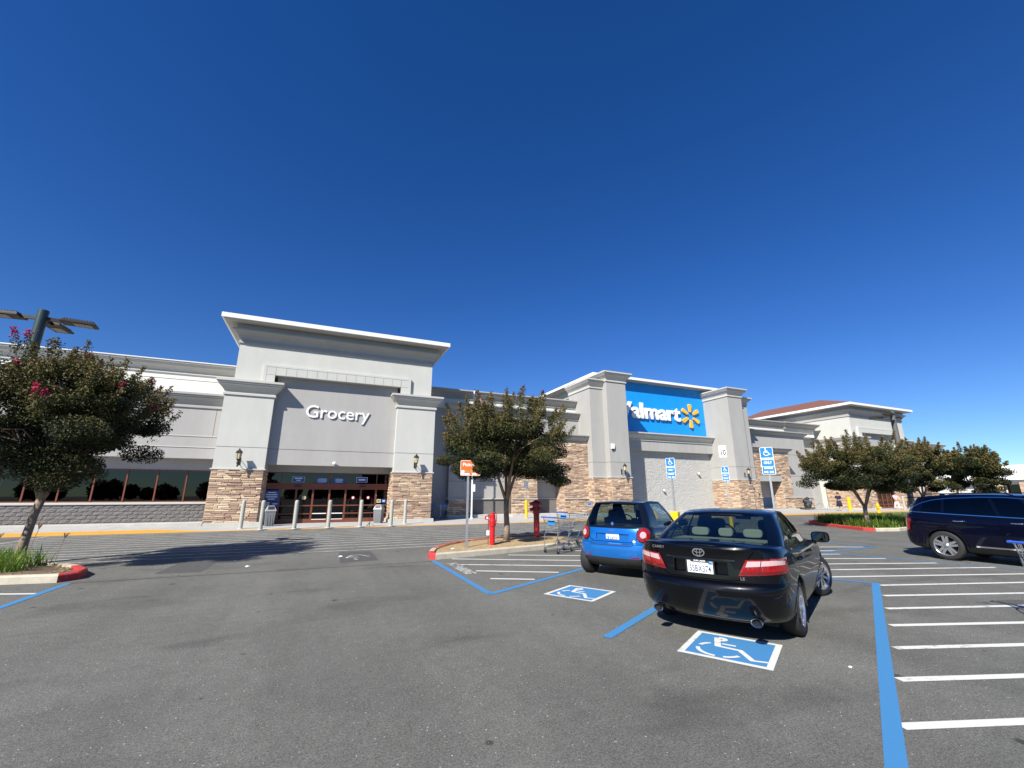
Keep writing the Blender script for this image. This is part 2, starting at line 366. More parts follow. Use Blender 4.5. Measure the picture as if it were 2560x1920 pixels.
def offset_path(path, d):
    out = []
    n = len(path)
    for i, p in enumerate(path):
        p = Vector(p).to_2d()
        ns = []
        if i > 0: e = (p-Vector(path[i-1]).to_2d()).normalized(); ns.append(Vector((e.y, -e.x)))
        if i < n-1: e = (Vector(path[i+1]).to_2d()-p).normalized(); ns.append(Vector((e.y, -e.x)))
        if len(ns) == 2:
            m_ = (ns[0]+ns[1]); m_ = m_/(m_.dot(ns[0]))
        else: m_ = ns[0]
        out.append(p+m_*d)
    return out
def moulding(path, z0, prof, mb=None, mi=0):
    """profile [(projection, height)...] swept along a plan path, mitred; outward is to the right of travel"""
    mb = mb or MB(); k = len(prof); v = []; f = []
    cols = [offset_path(path, pr) for pr, _ in prof]
    for i in range(len(path)):
        for j in range(k): v.append((cols[j][i].x, cols[j][i].y, z0+prof[j][1]))
    for i in range(len(path)-1):
        for j in range(k-1):
            a = i*k+j; f.append((a, a+k, a+k+1, a+1))
        f.append((i*k+k-1, (i+1)*k+k-1, (i+1)*k, i*k))
    f.append(tuple(range(k))); f.append(tuple(range((len(path)-1)*k, len(path)*k))[::-1])
    return mb.add(v, f, mi)
def cprof(h, p):
    return [(.0, 0), (.17*p, 0), (.17*p, .13*h), (.09*p, .15*h), (.09*p, .22*h), (.2*p, .34*h), (.45*p, .52*h), (.68*p, .62*h), (.72*p, .64*h), (.72*p, .73*h), (.86*p, .75*h), (.86*p, .84*h), (p, .86*h), (p, h), (-.05, h)]
# ================================================================== SETTING
struct('ground', MB().add([(-400, -400, 0), (500, -400, 0), (500, 400, 0), (-400, 400, 0)], [(0, 1, 2, 3)]), M['asphalt'])
WALK = [(-60, .14), (-6.6, .14), (-4.6, .02), (11.3, .02), (14, .10), (130, .10)]
def walkz(x):
    for (a, za), (b, zb) in zip(WALK, WALK[1:]):
        if a <= x <= b: return za+(zb-za)*(x-a)/(b-a)
    return .1
def strip_along(y0, y1, dz, front=True, name='sidewalk', m=None, x0=-60, x1=130):
    mb = MB(); xs = [x0]+[a for a, _ in WALK if x0 < a < x1]+[x1]
    for a, b in zip(xs, xs[1:]):
        za, zb = walkz(a)+dz, walkz(b)+dz
        mb.add([(a, y0, za), (b, y0, zb), (b, y1, zb), (a, y1, za)], [(0, 1, 2, 3)])
        if front: mb.add([(a, y0, 0), (b, y0, 0), (b, y0, zb), (a, y0, za)], [(0, 1, 2, 3)])
    return struct(name, mb, m)
strip_along(24.92, 45, 0, True, 'sidewalk', M['sidewalk'])
strip_along(24.90, 25.07, .004, True, 'kerb_paint', M['yellow_paint'])
mb = MB()                                                  # sawn joints of the sidewalk slabs
for i in range(46):
    x = -30+i*3.05
    if not any(a < x < b for a, b in ((-6.7, -4.5), (11.2, 14.1))): mb.box(x, x+.012, 25.08, 31, walkz(x)+.001, walkz(x)+.003)
struct('sidewalk_joint', mb, M['groove'])

def line(mb, a, b, w, z=.004, cut=True):
    a, b = Vector(a), Vector(b); n = max(1, int((b-a).length/.5)); d = (b-a).normalized(); u = Vector((-d.y, d.x))*w/2
    return mb.add([(a-u).to_tuple()+(z,), (b-u).to_tuple()+(z,), (b+u).to_tuple()+(z,), (a+u).to_tuple()+(z,)], [(0, 1, 2, 3)])
def marking(segs, w, m, name, z=.004):
    mb = MB()
    for a, b in segs: line(mb, a, b, w, z)
    return struct(name, mb, m)
S1 = .53
hA = [((3.44, 11.91), (6.9, 10.05)), ((3.37, 10.91), (5.98, 9.53)), ((3.43, 9.9), (5.05, 8.98)), ((3.4, 8.9), (4.2, 8.47)), ((5.13, 12.02), (7.9, 10.55)), ((7.0, 12.3), (9.0, 11.2))]
marking(hA, .10, M['white_paint'], 'aisle_hatching')
marking([((2.90, 11.84), (2.90, 7.60)), ((-4.30, 11.72), (-4.30, 2.0)), ((-2.9+5.8, 7.62), (2.96, 7.62))], .12, M['blue_paint'], 'lane_edge_line', .0044)
marking([((2.90, 7.58), (10.2, 11.6)), ((3.36, 4.84), (11.0, 9.15)), ((2.2, 1.29), (10.16, 5.48))], .12, M['blue_paint'], 'stall_line', .0048)
marking([((10.10, 5.46), (8.85, 7.75))], .11, M['blue_paint'], 'stall_head_line', .0052)
hB = [((4.15, 2.26), (9.0, .55)), ((5.14, 2.74), (11.6, .42)), ((6.12, 3.24), (12.6, .93)), ((7.10, 3.75), (13.6, 1.42)), ((8.06, 4.27), (14.2, 2.13)), ((9.02, 4.78), (14.7, 2.80)), ((9.97, 5.31), (15.0, 3.63)), ((10.01, 6.22), (15.3, 4.40)), ((10.0, 7.10), (14.88, 5.42)), ((10.6, 7.78), (14.45, 6.33)), ((11.6, 8.40), (14.2, 7.30)), ((12.4, 9.0), (14.0, 8.33)), ((13.5, 9.40), (14.75, 8.88)), ((14.2, 10.15), (16.6, 9.1))]
marking(hB, .10, M['white_paint'], 'aisle_hatching', .004)
marking([((13.9, 8.80), (15.6, 3.3)), ((16.85, 10.8), (16.95, 8.9)), ((16.95, 8.95), (13.9, 8.80))], .10, M['blue_paint'], 'aisle_edge_line', .0052)
marking([((-4.36, 10.78), (-7.9, 12.1))], .10, M['white_paint'], 'stall_hatching')
segs = []
for k in range(13):
    y = 14.95+.78*k
    segs.append(((-10.1, y-.1+.35*(k < 3)), (0, y)))
    segs.append(((0, y), (11.45, y+.25)))
marking([s_ for s_ in segs], .10, M['faded_white'], 'crossing_stripes')
marking([((-10.2, 14.6), (-10.05, 24.6)), ((11.72, 25.0), (11.42, 15.0))], .10, M['faded_white'], 'crossing_edge_line', .0046)
marking([((-4.3, 11.75), (2.9, 11.70))], .05, M['seam'], 'gutter_seam', .0042)
mb = MB()                                                  # long crack at the left
pts = [(-4.3+.0, 8.9), (-3.9, 8.3), (-4.0, 7.7), (-3.75, 7.1), (-3.9, 6.5), (-3.7, 6.0), (-3.78, 5.5), (-4.0, 5.1)]
for a, b in zip(pts, pts[1:]): line(mb, a, b, .012, .003)
struct('crack', mb, M['seam'])
struct('repair_patch', MB().add([(.71, 14.55, .0035), (.66, 12.4, .0035), (1.62, 12.48, .0035), (1.62, 14.5, .0035)], [(0, 1, 2, 3)]), M['asphalt_dark'])
struct('repair_patch', MB().add([(-3.05, 14.31, .0035), (-3.12, 12.35, .0035), (-2.25, 12.25, .0035), (-2.2, 14.1, .0035)], [(0, 1, 2, 3)]), M['asphalt_dark'])
mb = MB()                                                  # half worn away white stencil on the patch
for a, b in (((.85, 13.2), (1.0, 13.7)), ((1.0, 13.7), (1.25, 13.75)), ((1.25, 13.75), (1.45, 13.3)), ((.95, 13.4), (1.15, 13.25)), ((1.05, 13.0), (1.1, 12.8))): line(mb, a, b, .07, .006)
struct('worn_stencil', mb, M['faded_white'])

# accessible-parking emblems
def emblem(cx, cy, s, name='parking_emblem', K=1.0):
    th = R(30); rt = Vector((math.sin(th), -math.cos(th))); up = Vector((math.cos(th), math.sin(th)))
    def P(u, v, z): q = Vector((cx, cy))+rt*(u*s)+up*(v*s); return (q.x, q.y, z)
    cnt_ = [0]
    def quad(mb, pts, z):
        cnt_[0] += 1; z += cnt_[0]*.00007
        return mb.add([P(u, v, z) for u, v in pts], [tuple(range(len(pts)))])
    struct(name, quad(MB(), [(-.5, -.5), (.5, -.5), (.5, .5), (-.5, .5)], .0056), M['white_paint'])
    struct('blue_field', quad(MB(), [(-.43, -.43), (.43, -.43), (.43, .43), (-.43, .43)], .0066), M['blue_paint'])
    mb = MB(); z = .0076
    def stroke(a, b, w):
        a, b = Vector(a), Vector(b); d = (b-a).normalized(); n = Vector((-d.y, d.x))*w*K/2
        quad(mb, [a-n, b-n, b+n, a+n], z)
    def arc(c, r, a0, a1, w, n=7):
        for i in range(n):
            t0, t1 = R(a0+(a1-a0)*i/n), R(a0+(a1-a0)*(i+1)/n)
            q = [((c[0]+(r+k*K)*math.cos(t)), (c[1]+(r+k*K)*math.sin(t))) for t, k in ((t0, -w/2), (t1, -w/2), (t1, w/2), (t0, w/2))]
            quad(mb, q[::-1], z)
    stroke((-.216, .316), (-.141, -.03), .075); arc((-.165, .275), .052, -95, 95, .062, 8); stroke((-.20, .325), (-.15, .327), .06); stroke((-.18, .225), (-.15, .225), .05)
    stroke((-.116, .096), (.041, .094), .048); stroke((-.165, -.02), (.125, -.046), .055); stroke((.105, -.035), (.29, -.335), .062); stroke((.265, -.325), (.431, -.284), .045)
    for a0, a1 in ((127, 166), (188, 268), (288, 333)): arc((-.09, -.15), .25, a0, a1, .05, 7)
    struct('emblem_figure', mb, M['white_paint'])
emblem(4.42, 3.97, .92)
emblem(4.38, 7.04, .94)
me = text_mesh('NO PARKING', .36, M['faded_white'], depth=.0005, bold=.012, sx=.74)
o = link('painted_lettering', me, None, (3.10, 11.20, .0068)); o['kind'] = 'structure'
o.matrix_world = Matrix.Translation((3.10, 11.20, .0068)) @ Matrix.Rotation(R(-90), 4, 'Z') @ Matrix.Rotation(R(-90), 4, 'X')

# planted islands
def island(outline, redfn, bed, h=.15, bedname='planting_bed'):
    n = len(outline)
    pl = [Vector(p) for p in outline]
    def off(d):
        out = []
        for i in range(n):
            a, p, b = pl[i-1], pl[i], pl[(i+1) % n]
            n1 = Vector(((p-a).y, -(p-a).x)).normalized(); n2 = Vector(((b-p).y, -(b-p).x)).normalized()
            m_ = n1+n2; out.append(p+m_/max(.4, m_.dot(n1))*d)
        return out
    o0, o1, i1 = off(0), off(-.03), off(-.16)
    mb = MB()
    for i in range(n):
        j = (i+1) % n; mi = 1 if redfn((pl[i]+pl[j])/2) else 0
        L = [(o0[i], 0), (o0[j], 0), (o0[j], h-.025), (o0[i], h-.025), (o1[j], h), (o1[i], h), (i1[j], h), (i1[i], h), (i1[j], h-.1), (i1[i], h-.1)]
        mb.add([(p.x, p.y, z) for p, z in L], [(0, 1, 2, 3), (3, 2, 4, 5), (5, 4, 6, 7), (7, 6, 8, 9)], mi)
    struct('kerb', mb, [M['kerb'], M['red_paint']])
    mb = MB(); N = len(i1)                                     # slightly domed bed
    c = sum(i1, Vector((0, 0)))/N; rings = [(1, h-.05), (.8, h+.01), (.4, h+.05)]
    v = []
    for k, z in rings:
        for p in i1: q = c+(p-c)*k; v.append((q.x, q.y, z+rnd.uniform(-.008, .008)))
    f = [(r*N+i, r*N+(i+1) % N, (r+1)*N+(i+1) % N, (r+1)*N+i) for r in range(2) for i in range(N)]+[tuple(range(2*N, 3*N))]
    mb.add(v, f); struct(bedname, mb, bed, smooth=True)
I2 = [(3.0, 11.95), (5.0, 12.35), (7.07, 12.83), (9.5, 13.4), (12.5, 14.1), (13.0, 14.9), (12.5, 15.8), (9.0, 16.0), (7.0, 15.85), (5.84, 15.5), (4.9, 15.12), (4.2, 14.66), (3.63, 14.0), (3.2, 13.3), (2.95, 12.6), (2.87, 12.15)]
island(I2, lambda p: p.x < 3.05 or (p.x < 9 and p.y > 13.0 and p.y > 12.2+(p.x-3)*.4), M['straw'])
I1 = [(-4.33, 12.2), (-4.40, 12.75), (-4.75, 13.35), (-5.3, 13.95), (-6.2, 14.6), (-7.6, 15.2), (-10, 15.8), (-13, 16.2), (-14, 14.8), (-10, 13.25), (-7, 12.45), (-5.5, 12.1), (-4.55, 11.92)]
island(I1, lambda p: p.x > -5.0 and (p.y > 12.0 or p.x > -4.5), M['soil'])
I3 = [(24.0, 12.5), (25.2, 12.15), (28, 12.5), (33, 13.6), (36, 14.6), (36.3, 16.5), (33, 17.8), (29.5, 18.3), (27.6, 17.9), (26.5, 17.0), (25.4, 15.6), (24.5, 14.0), (23.95, 13.0)]
island(I3, lambda p: p.x < 25.9 and p.y > 12.4 or p.y > 15.5 and p.x < 30, M['soil'])

# ================================================================== STONE PIECES
def stone_variant(seed):
    q = random.Random(seed)
    j = lambda a: q.uniform(-a, a)
    v = [(0, 0, 0), (1, 0, 0), (1, 0, 1), (0, 0, 1)]
    v += [(j(.015), -.62+j(.08), j(.04)), (1+j(.015), -.62+j(.08), j(.05)), (1+j(.015), -.62+j(.08), 1+j(.05)), (j(.015), -.62+j(.08), 1+j(.04))]
    v += [(.04+j(.02), -.9+j(.12), .13+j(.06)), (.96+j(.02), -.9+j(.12), .13+j(.06)), (.96+j(.02), -.85+j(.12), .87+j(.06)), (.04+j(.02), -.85+j(.12), .87+j(.06)), (.5+j(.2), -1+j(.1), .5+j(.15))]
    f = [(0, 1, 5, 4), (1, 2, 6, 5), (2, 3, 7, 6), (3, 0, 4, 7), (4, 5, 9, 8), (5, 6, 10, 9), (6, 7, 11, 10), (7, 4, 8, 11), (8, 9, 12), (9, 10, 12), (10, 11, 12), (11, 8, 12)]
    t = min(1, max(0, q.random()))
    return v, f, t
SV = [stone_variant(100+i) for i in range(28)]
SM = []
for v, f, t in SV: SM.append(MB().add(v, f, 0, t).mesh('stone', M['stone'], tone=True))
def stones(parent, O, U, W, H, single=False, hole=None, hmin=.075, hmax=.135, lmin=.22, lmax=.62, ends=False):
    """ledgestone courses over a W x H face; U is the unit direction along the wall (outward is to its right)"""
    U = Vector(U); N = Vector((U.y, -U.x, 0)); Z = Vector((0, 0, 1)); O = Vector(O)
    mb = MB(); z = 0
    while z < H-.02:
        h = min(rnd.uniform(hmin, hmax), H-z)
        if H-z-h < .04: h = H-z
        x = -rnd.uniform(0, .015) if ends else 0
        while x < W-.01:
            l = min(rnd.uniform(lmin, lmax), W-x)
            if W-x-l < .12: l = W-x
            x1 = x+l
            if hole and z+h/2 > hole[2] and z+h/2 < hole[3] and x1 > hole[0] and x < hole[1]:
                if x < hole[0]-.05: x1 = hole[0]; l = x1-x
                else: x = hole[1]; continue
            i = rnd.randrange(len(SV)); d = rnd.uniform(.045, .095); fl = rnd.random() < .5
            hh = h-.008 if not (rnd.random() < .12 and h > .1) else h*.52
            parts_ = [(z, hh)] if hh > h*.6 else [(z, hh-.004), (z+hh+.002, h-hh-.01)]
            for zz, sh in parts_:
                i = rnd.randrange(len(SV))
                if single:
                    o = link('stone', SM[i], parent)
                    mtx = Matrix((( U.x*(l-.008), -N.x*d, 0, 0), (U.y*(l-.008), -N.y*d, 0, 0), (0, 0, sh, 0), (0, 0, 0, 1)))
                    p = O+U*x+Z*zz
                    mtx.translation = p; o.matrix_world = mtx
                else:
                    v, f, t = SV[i]
                    mb.add([O+U*(x+a*(l-.008))+N*(-b*d)+Z*(zz+c*sh) for a, b, c in v], f, 0, t)
            x = x1
        z += h
    if not single: obj('stone_cladding', mb, M['stone'], parent, tone=True, kind='stuff')

# ================================================================== THE STORE
store = thing('store_building', 'long pale grey and white stucco supermarket with stone piers and a blue sign wall', 'store building')
def P(name, mb, m, parent=None, **k): return obj(name, mb, m, parent or store, **k)

def cam_mesh(): return None
def portal(cx, yp, ho, hu, single, depth, hip=False):
    """entrance pavilion: two piers, recessed wall, tiled frame and a wide eave"""
    pw = 2.48
    for side in (-1, 1):
        x0, x1 = (cx-ho, cx-ho+pw) if side < 0 else (cx+ho-pw, cx+ho)
        up = MB().box(x0, x1, yp, yp+3.6, 4.245, 7.2).box(x0+.012, x1-.012, yp+.012, yp+3.5, 4.2, 4.25, 1).box(x0, x1, yp, yp+3.6, 3.06, 4.215)
        pil = P('pier', up, [M['stucco_white'], M['groove']])
        P('pier_cornice', moulding([(x0, yp+3.6), (x0, yp), (x1, yp), (x1, yp+3.6)], 7.16, cprof(.84, .44)), M['cornice_light'])
        P('pier_ledge', MB().box(x0-.08, x1+.08, yp-.10, yp+3.6, 2.985, 3.06), M['cornice_light'], bevel=.015)
        P('stone_backing', MB().box(x0, x1, yp, yp+3.6, .2, 2.99), M['mortar'], pil)
        P('plinth', MB().box(x0-.14, x1+.14, yp-.26, yp+3.6, 0, .22), M['concrete'], bevel=.02)
        stones(pil, (x0, yp, .22), (1, 0, 0), pw, 2.765, single, ends=True, lmin=.28, lmax=.7)
        if side < 0:
            stones(pil, (x1, yp, .22), (0, 1, 0), 1.5, 2.765)
            if not single: stones(pil, (x0, yp+3.6, .22), (0, -1, 0), 3.6, 2.765)
        else: stones(pil, (x0, yp+1.5, .22), (0, -1, 0), 1.5, 2.765)
    # recessed panel wall with its joint, soffit over the doors
    xi0, xi1 = cx-ho+pw, cx+ho-pw
    P('wall_panel', MB().box(xi0, xi1, yp+.4, yp+1.0, 4.245, 9.4), M['stucco_grey'])
    P('wall_panel', MB().box(xi0, xi1, yp+.4, yp+3.0, 3.34, 4.215).box(xi0, xi1, yp+.415, yp+.9, 4.2, 4.26, 1), [M['stucco_grey'], M['groove']])
    # upper wall around the opening
    yu = yp+.1; fx0, fx1 = cx-3.65, cx+3.65; zt = 8.52
    P('upper_wall', MB().box(cx-hu, fx0, yu, yp+3.8, 7.2, 11.2).box(fx1, cx+hu, yu, yp+3.8, 7.2, 11.2).box(fx0, fx1, yu, yp+3.8, zt, 11.2)
      .box(cx-hu, cx+hu, yp+3.8, yp+depth, 0, 11.2), M['stucco_white'])
    yf = yp-.06
    fr = MB().box(cx-4.30, cx-4.12, yf, yu+.01, 8.0, 9.13).box(cx+4.12, cx+4.30, yf, yu+.01, 8.0, 9.13).box(cx-4.12, cx+4.12, yf, yu+.01, 8.99, 9.13)
    f = P('frame_surround', fr, M['stucco_white'], bevel=.01)
    P('opening_soffit', MB().box(cx-3.65, cx+3.65, yf+.01, yp+.45, zt-.02, zt), M['stucco_pale'])
    P('tile_bedding', MB().box(cx-4.12, cx+4.12, yf+.03, yu+.3, zt+.002, 8.99).box(cx-4.12, cx-3.65, yf+.03, yu+.3, 7.9, zt).box(cx+3.65, cx+4.12, yf+.03, yu+.3, 7.9, zt), M['groove'], f)
    tm = MB().box(0, .545, 0, .24, 0, .455).mesh('tile', M['stucco_white']); tm2 = MB().box(0, .455, 0, .24, 0, .50).mesh('tile', M['stucco_white'])
    for i in range(15):
        if i in (0, 14):
            xx = cx-4.115 if i == 0 else cx+3.66
            link('tile', tm2, f, (xx, yf+.008, zt-.51)); o = link('tile', tm2, f, (xx, yf+.008, zt+.005)); o.scale = (1, 1, .91)
        else: link('tile', tm, f, (cx-3.65+(i-1)*.5615+.004, yf+.008, zt+.005))
    # crowning cornice and eave
    path = [(cx-hu, yp+depth), (cx-hu, yu), (cx+hu, yu), (cx+hu, yp+depth)]
    P('crown_cornice', moulding(path, 10.28, [(0, 0), (.08, 0), (.08, .13), (.04, .15), (.07, .30), (.18, .5), (.34, .66), (.42, .70), (.42, .80), (.24, .83), (.22, 1.10), (0, 1.1)]), M['cornice'])
    P('eave_soffit', moulding(path, 11.36, [(0, 0), (.80, .04), (.86, .10), (.86, .16), (0, .16)]), M['cornice'])
    P('eave_fascia', moulding(path, 11.46, [(.70, 0), (.95, 0), (.95, .26), (-.2, .30)]), M['fascia'])
    if hip:
        e = .95; x0, x1, y0, y1 = cx-hu-e, cx+hu+e, yu-e, yp+depth; zr = 13.75; yr = 34.4
        P('roof', MB().add([(x0, y0, 11.74), (x1, y0, 11.74), (x1, y1, 11.74), (x0, y1, 11.74), (cx, yr, zr), (cx, y1, zr)], [(0, 1, 4), (1, 2, 5, 4), (0, 4, 5, 3), (2, 3, 5)]), M['roof_tile'])
    else: P('roof', MB().box(cx-hu, cx+hu, yu, yp+depth, 11.2, 11.7), M['cornice'])
    # glazed entrance
    yd = yp+1.6; P('entrance_header', MB().box(cx-3.62, cx+3.62, yd-.02, yd+.2, 2.975, 3.36), M['stucco_grey']); xs = [-3.62, -2.73, -1.85, -.93, 0, .93, 1.85, 2.76, 3.62]
    ent = P('entrance_frame', MB().box(cx-3.62, cx+3.62, yd-.03, yd+.05, 2.93, 2.975).box(cx-3.62, cx+3.62, yd-.10, yd+.05, 2.10, 2.33)
            .box(cx-1.9, cx+2.8, yd-.22, yd-.1, 2.12, 2.32), M['brown_metal'])
    for x in (-3.6, -2.73, -.93, 0, .93, 2.76, 3.6):
        w = .055 if x == 0 else .025
        P('mullion', MB().box(cx+x-w, cx+x+w, yd-.05, yd+.05, 2.33, 2.93), M['brown_metal'], ent)
    for a, b in zip((-3.6, -2.73, -.93, 0, .93, 2.76), (-2.73, -.93, 0, .93, 2.76, 3.6)):
        P('pane', MB().box(cx+a+.02, cx+b-.02, yd, yd+.008, 2.33, 2.93), M['pane'], ent)
    for i, (a, b) in enumerate(zip(xs, xs[1:])):
        fr = MB(); wl = .055
        for x in (a, b-wl): fr.box(cx+x+.004, cx+x+wl, yd-.05, yd+.04, .03, 2.10)
        for z0, z1 in ((.03, .26), (.52, .585), (.99, 1.055), (1.97, 2.10)): fr.box(cx+a+wl, cx+b-wl, yd-.045, yd+.035, z0, z1)
        d = P('door', fr, M['brown_metal'])
        P('pane', MB().box(cx+a+wl, cx+b-wl, yd, yd+.008, .26, 1.97), M['pane'], d)
        if single and i in (3, 4):
            P('push_bar', MB().box(cx+a+.08, cx+b-.08, yd-.085, yd-.05, .535, .585), M['white_plastic'], d)
            P('kick_strip', MB().box(cx+a+.06, cx+b-.06, yd-.06, yd-.046, .20, .235), M['white_plastic'], d)
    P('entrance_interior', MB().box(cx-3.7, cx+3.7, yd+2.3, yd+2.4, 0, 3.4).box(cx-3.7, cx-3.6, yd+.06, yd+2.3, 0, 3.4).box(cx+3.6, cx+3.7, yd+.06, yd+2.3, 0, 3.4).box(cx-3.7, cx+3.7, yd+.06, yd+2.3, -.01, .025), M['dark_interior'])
    return ent, yd
ent, yd = portal(.58, 28.0, 6.02, 5.70, True, 6)
portal(59.55, 28.6, 5.75, 5.3, False, 14, hip=True)
# notices on the grocery entrance glass
def notice(x0, x1, z0, z1, y, m, lines, border=False, par=ent, tm='print_white'):
    n = P('notice', MB().box(x0, x1, y-.006, y, z0, z1), M[m], par)
    if border:
        t = .02; P('notice_border', MB().box(x0, x1, y-.009, y-.006, z1-t, z1).box(x0, x1, y-.009, y-.006, z0, z0+t).box(x0, x0+t, y-.009, y-.006, z0+t, z1-t).box(x1-t, x1, y-.009, y-.006, z0+t, z1-t), M['print_white'], par)
    k = len(lines)                                             # rows of print too small to read
    for i, wd in enumerate(lines):
        zz = z1-(i+.9)*(z1-z0)/(k+.8); hh = (z1-z0)/(k+.8)*.24; xm = (x0+x1)/2; ww = (x1-x0)*wd/2
        P('print_row', MB().box(xm-ww, xm+ww, y-.009, y-.0062, zz-hh, zz+hh), M[tm], par)
notice(-1.58, -.90, 2.40, 2.72, yd-.01, 'poster_blue', [.62, .35], True)
notice(2.09, 2.76, 2.42, 2.74, yd-.01, 'poster_blue', [.62], True)
notice(-.24, .42, 2.34, 2.66, yd-.01, 'poster_blue', [.7, .82, .85, .7])
notice(.72, 1.41, 2.34, 2.66, yd-.01, 'poster_blue', [.6, .7, .55, .7])
notice(-2.92, -2.18, 1.30, 1.90, yd-.055, 'poster_blue', [.6, .8, .8, .5])
notice(-2.94, -2.62, 1.0, 1.24, yd-.055, 'white_plastic', [.7, .6], tm='plate_ink'); notice(-2.55, -2.12, 1.04, 1.24, yd-.055, 'poster_blue', [.6])
notice(3.42, 3.68, 1.16, 1.38, yd-.055, 'lantern_glass', [.6, .5], tm='plate_ink'); notice(3.74, 3.98, 1.16, 1.38, yd-.055, 'poster_blue', [.6])
for x, mm in ((1.98, 'red_lens'), (2.89, 'red_lens'), (-.82, 'lantern_glass')):
    P('door_decal', MB().lathe([(.12, 0), (.12, .006)], (x, yd-.012, 1.48), 20, axis='y'), M[mm], ent)
    P('door_decal', MB().lathe([(.07, 0), (.07, .006)], (x, yd-.019, 1.48), 20, axis='y'), M['print_white' if mm == 'red_lens' else 'lantern_glass'], ent)
for x in (-1.21, 2.48): P('door_sensor', MB().box(x-.19, x+.19, yd-.34, yd-.22, 2.12, 2.19), M['black_plastic'], ent, bevel=.02)

# --- left wing with the long window
XL0 = -34; yw = 28.9
P('lower_wall', MB().box(XL0, -5.4, yw+.1, 31, 0, 1.18).box(XL0, -5.4, yw, 31.9, 4.235, 4.80).box(XL0, -5.4, yw, 31.9, 3.60, 4.19).box(XL0, -5.4, yw+.012, 31.8, 4.18, 4.86, 1)
  .box(XL0, -5.85, yw, 31.9, 4.85, 7.0).box(-5.83, -5.4, yw, 31.9, 4.85, 7.0).box(XL0, -5.4, yw+.7, 31.8, 2.98, 3.60), [M['stucco_grey'], M['groove']])
P('wall_rib', MB().box(XL0, -5.4, yw-.03, yw+.02, 4.19, 4.235).box(XL0, -5.4, yw-.03, yw+.02, 4.80, 4.85), M['cornice_light'], bevel=.008)
P('window_sill', MB().box(XL0, -5.4, yw-.06, yw+.72, 1.17, 1.275), M['cornice_light'], bevel=.012)
P('plinth', MB().box(XL0, -5.4, 27.72, 29.2, 0, .27), M['concrete'], bevel=.02)
P('middle_cornice', moulding([(XL0, yw), (-5.4, yw)], 6.42, cprof(.80, .42)), M['cornice'])
P('upper_wall', MB().box(XL0, -5.1, 31.9, 34, 7.0, 8.60).box(XL0, -5.1, 31.9, 34, 8.64, 9.6).box(XL0, -5.1, 31.915, 34, 8.55, 8.7, 1), [M['stucco_cream'], M['groove']])
P('parapet_cornice', moulding([(XL0, 31.9), (-5.1, 31.9)], 8.97, cprof(.70, .46)), M['cornice_light'])
P('parapet_cap', MB().box(XL0, -5.1, 31.38, 32.2, 9.67, 9.72), M['fascia'])
win = P('window', MB().box(XL0, -5.4, yw+.68, yw+.76, 2.93, 2.99).box(XL0, -5.4, yw+.68, yw+.76, 1.275, 1.33), M['brown_metal'])
mulx = [-6.84-1.31*i for i in range(20)]
for i, x in enumerate(mulx):
    P('mullion', MB().box(x-.032, x+.032, yw+.65, yw+.77, 1.33, 2.93), M['brown_metal'], win)
    x1 = -5.42 if i == 0 else mulx[i-1]-.032
    P('pane', MB().box(x+.032, x1, yw+.70, yw+.708, 1.33, 2.93), M['pane'], win)
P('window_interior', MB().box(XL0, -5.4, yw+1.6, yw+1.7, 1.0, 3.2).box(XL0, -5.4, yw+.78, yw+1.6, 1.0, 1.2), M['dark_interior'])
# split-face blocks under the window, each its own piece
def block_mesh(seed, L=.395, H=.17):
    q = random.Random(seed); nx, nz = 5, 4; v = []; f = []
    for k in range(nz+1):
        for i in range(nx+1):
            e = (i in (0, nx)) or (k in (0, nz))
            v.append((L*i/nx, -.018 if e else -.024-q.random()*.026, H*k/nz))
    for k in range(nz):
        for i in range(nx): a = k*(nx+1)+i; f.append((a, a+1, a+nx+2, a+nx+1))
    n = len(v); v += [(0, .05, 0), (L, .05, 0), (L, .05, H), (0, .05, H)]
    f += [(0, n, n+1, nx), (nx, n+1, n+2, n-1), (n-1, n+2, n+3, n-1-nx), (n-1-nx, n+3, n, 0)]
    return MB().add(v, f).mesh('block', M['block_grey'])
BM = [block_mesh(i) for i in range(9)]
P('block_backing', MB().box(XL0, -5.4, yw+.03, yw+.1, .25, 1.17), M['mortar'])
cnt = 0
for r in range(5):
    x = -5.85-.2*(r % 2)
    while x > -18:
        link('block', BM[rnd.randrange(9)], store, (x, yw+.03, .285+r*.177)); x -= .403; cnt += 1
mb = MB()
for r in range(5):
    x = -5.85-.2*(r % 2)-.403*31
    while x > XL0: mb.box(x, x+.395, yw-.02, yw+.06, .285+r*.177, .455+r*.177); x -= .403
P('block_courses', mb, M['block_grey'], kind='stuff')

# --- middle wing
y1 = 31.55
P('wall', MB().box(6.5, 8.66, 32.1, 34, 0, 9.3), M['stucco_grey'])
P('wall', MB().box(8.66, 20.07, y1, 34, 1.38, 2.62).box(8.66, 20.07, y1, 34, 2.65, 8.2).box(8.67, 20.06, y1+.012, 33, 2.6, 2.7, 1), [M['stucco_pale'], M['groove']])
P('upper_wall', MB().box(6.2, 20.3, 32.0, 35, 8.2, 9.4), M['stucco_cream'])
P('parapet_cornice', moulding([(6.2, 32.0), (20.3, 32.0)], 8.98, cprof(.69, .48)), M['cornice'])
P('second_cornice', moulding([(8.66, 33), (8.66, y1), (20.07, y1)], 7.88, cprof(.62, .44)), M['cornice'])
P('block_base', MB().box(8.66, 20, y1-.02, 33, .2, 1.32), M['block_grey'])
P('ledge', MB().box(8.6, 13.3, y1-.12, y1+.1, 1.32, 1.38).box(15.3, 17.75, y1-.08, y1+.1, 1.32, 1.38), M['cornice_light'])
P('plinth', MB().box(8.6, 13.2, 31.1, 33, 0, .24), M['concrete'], bevel=.02)
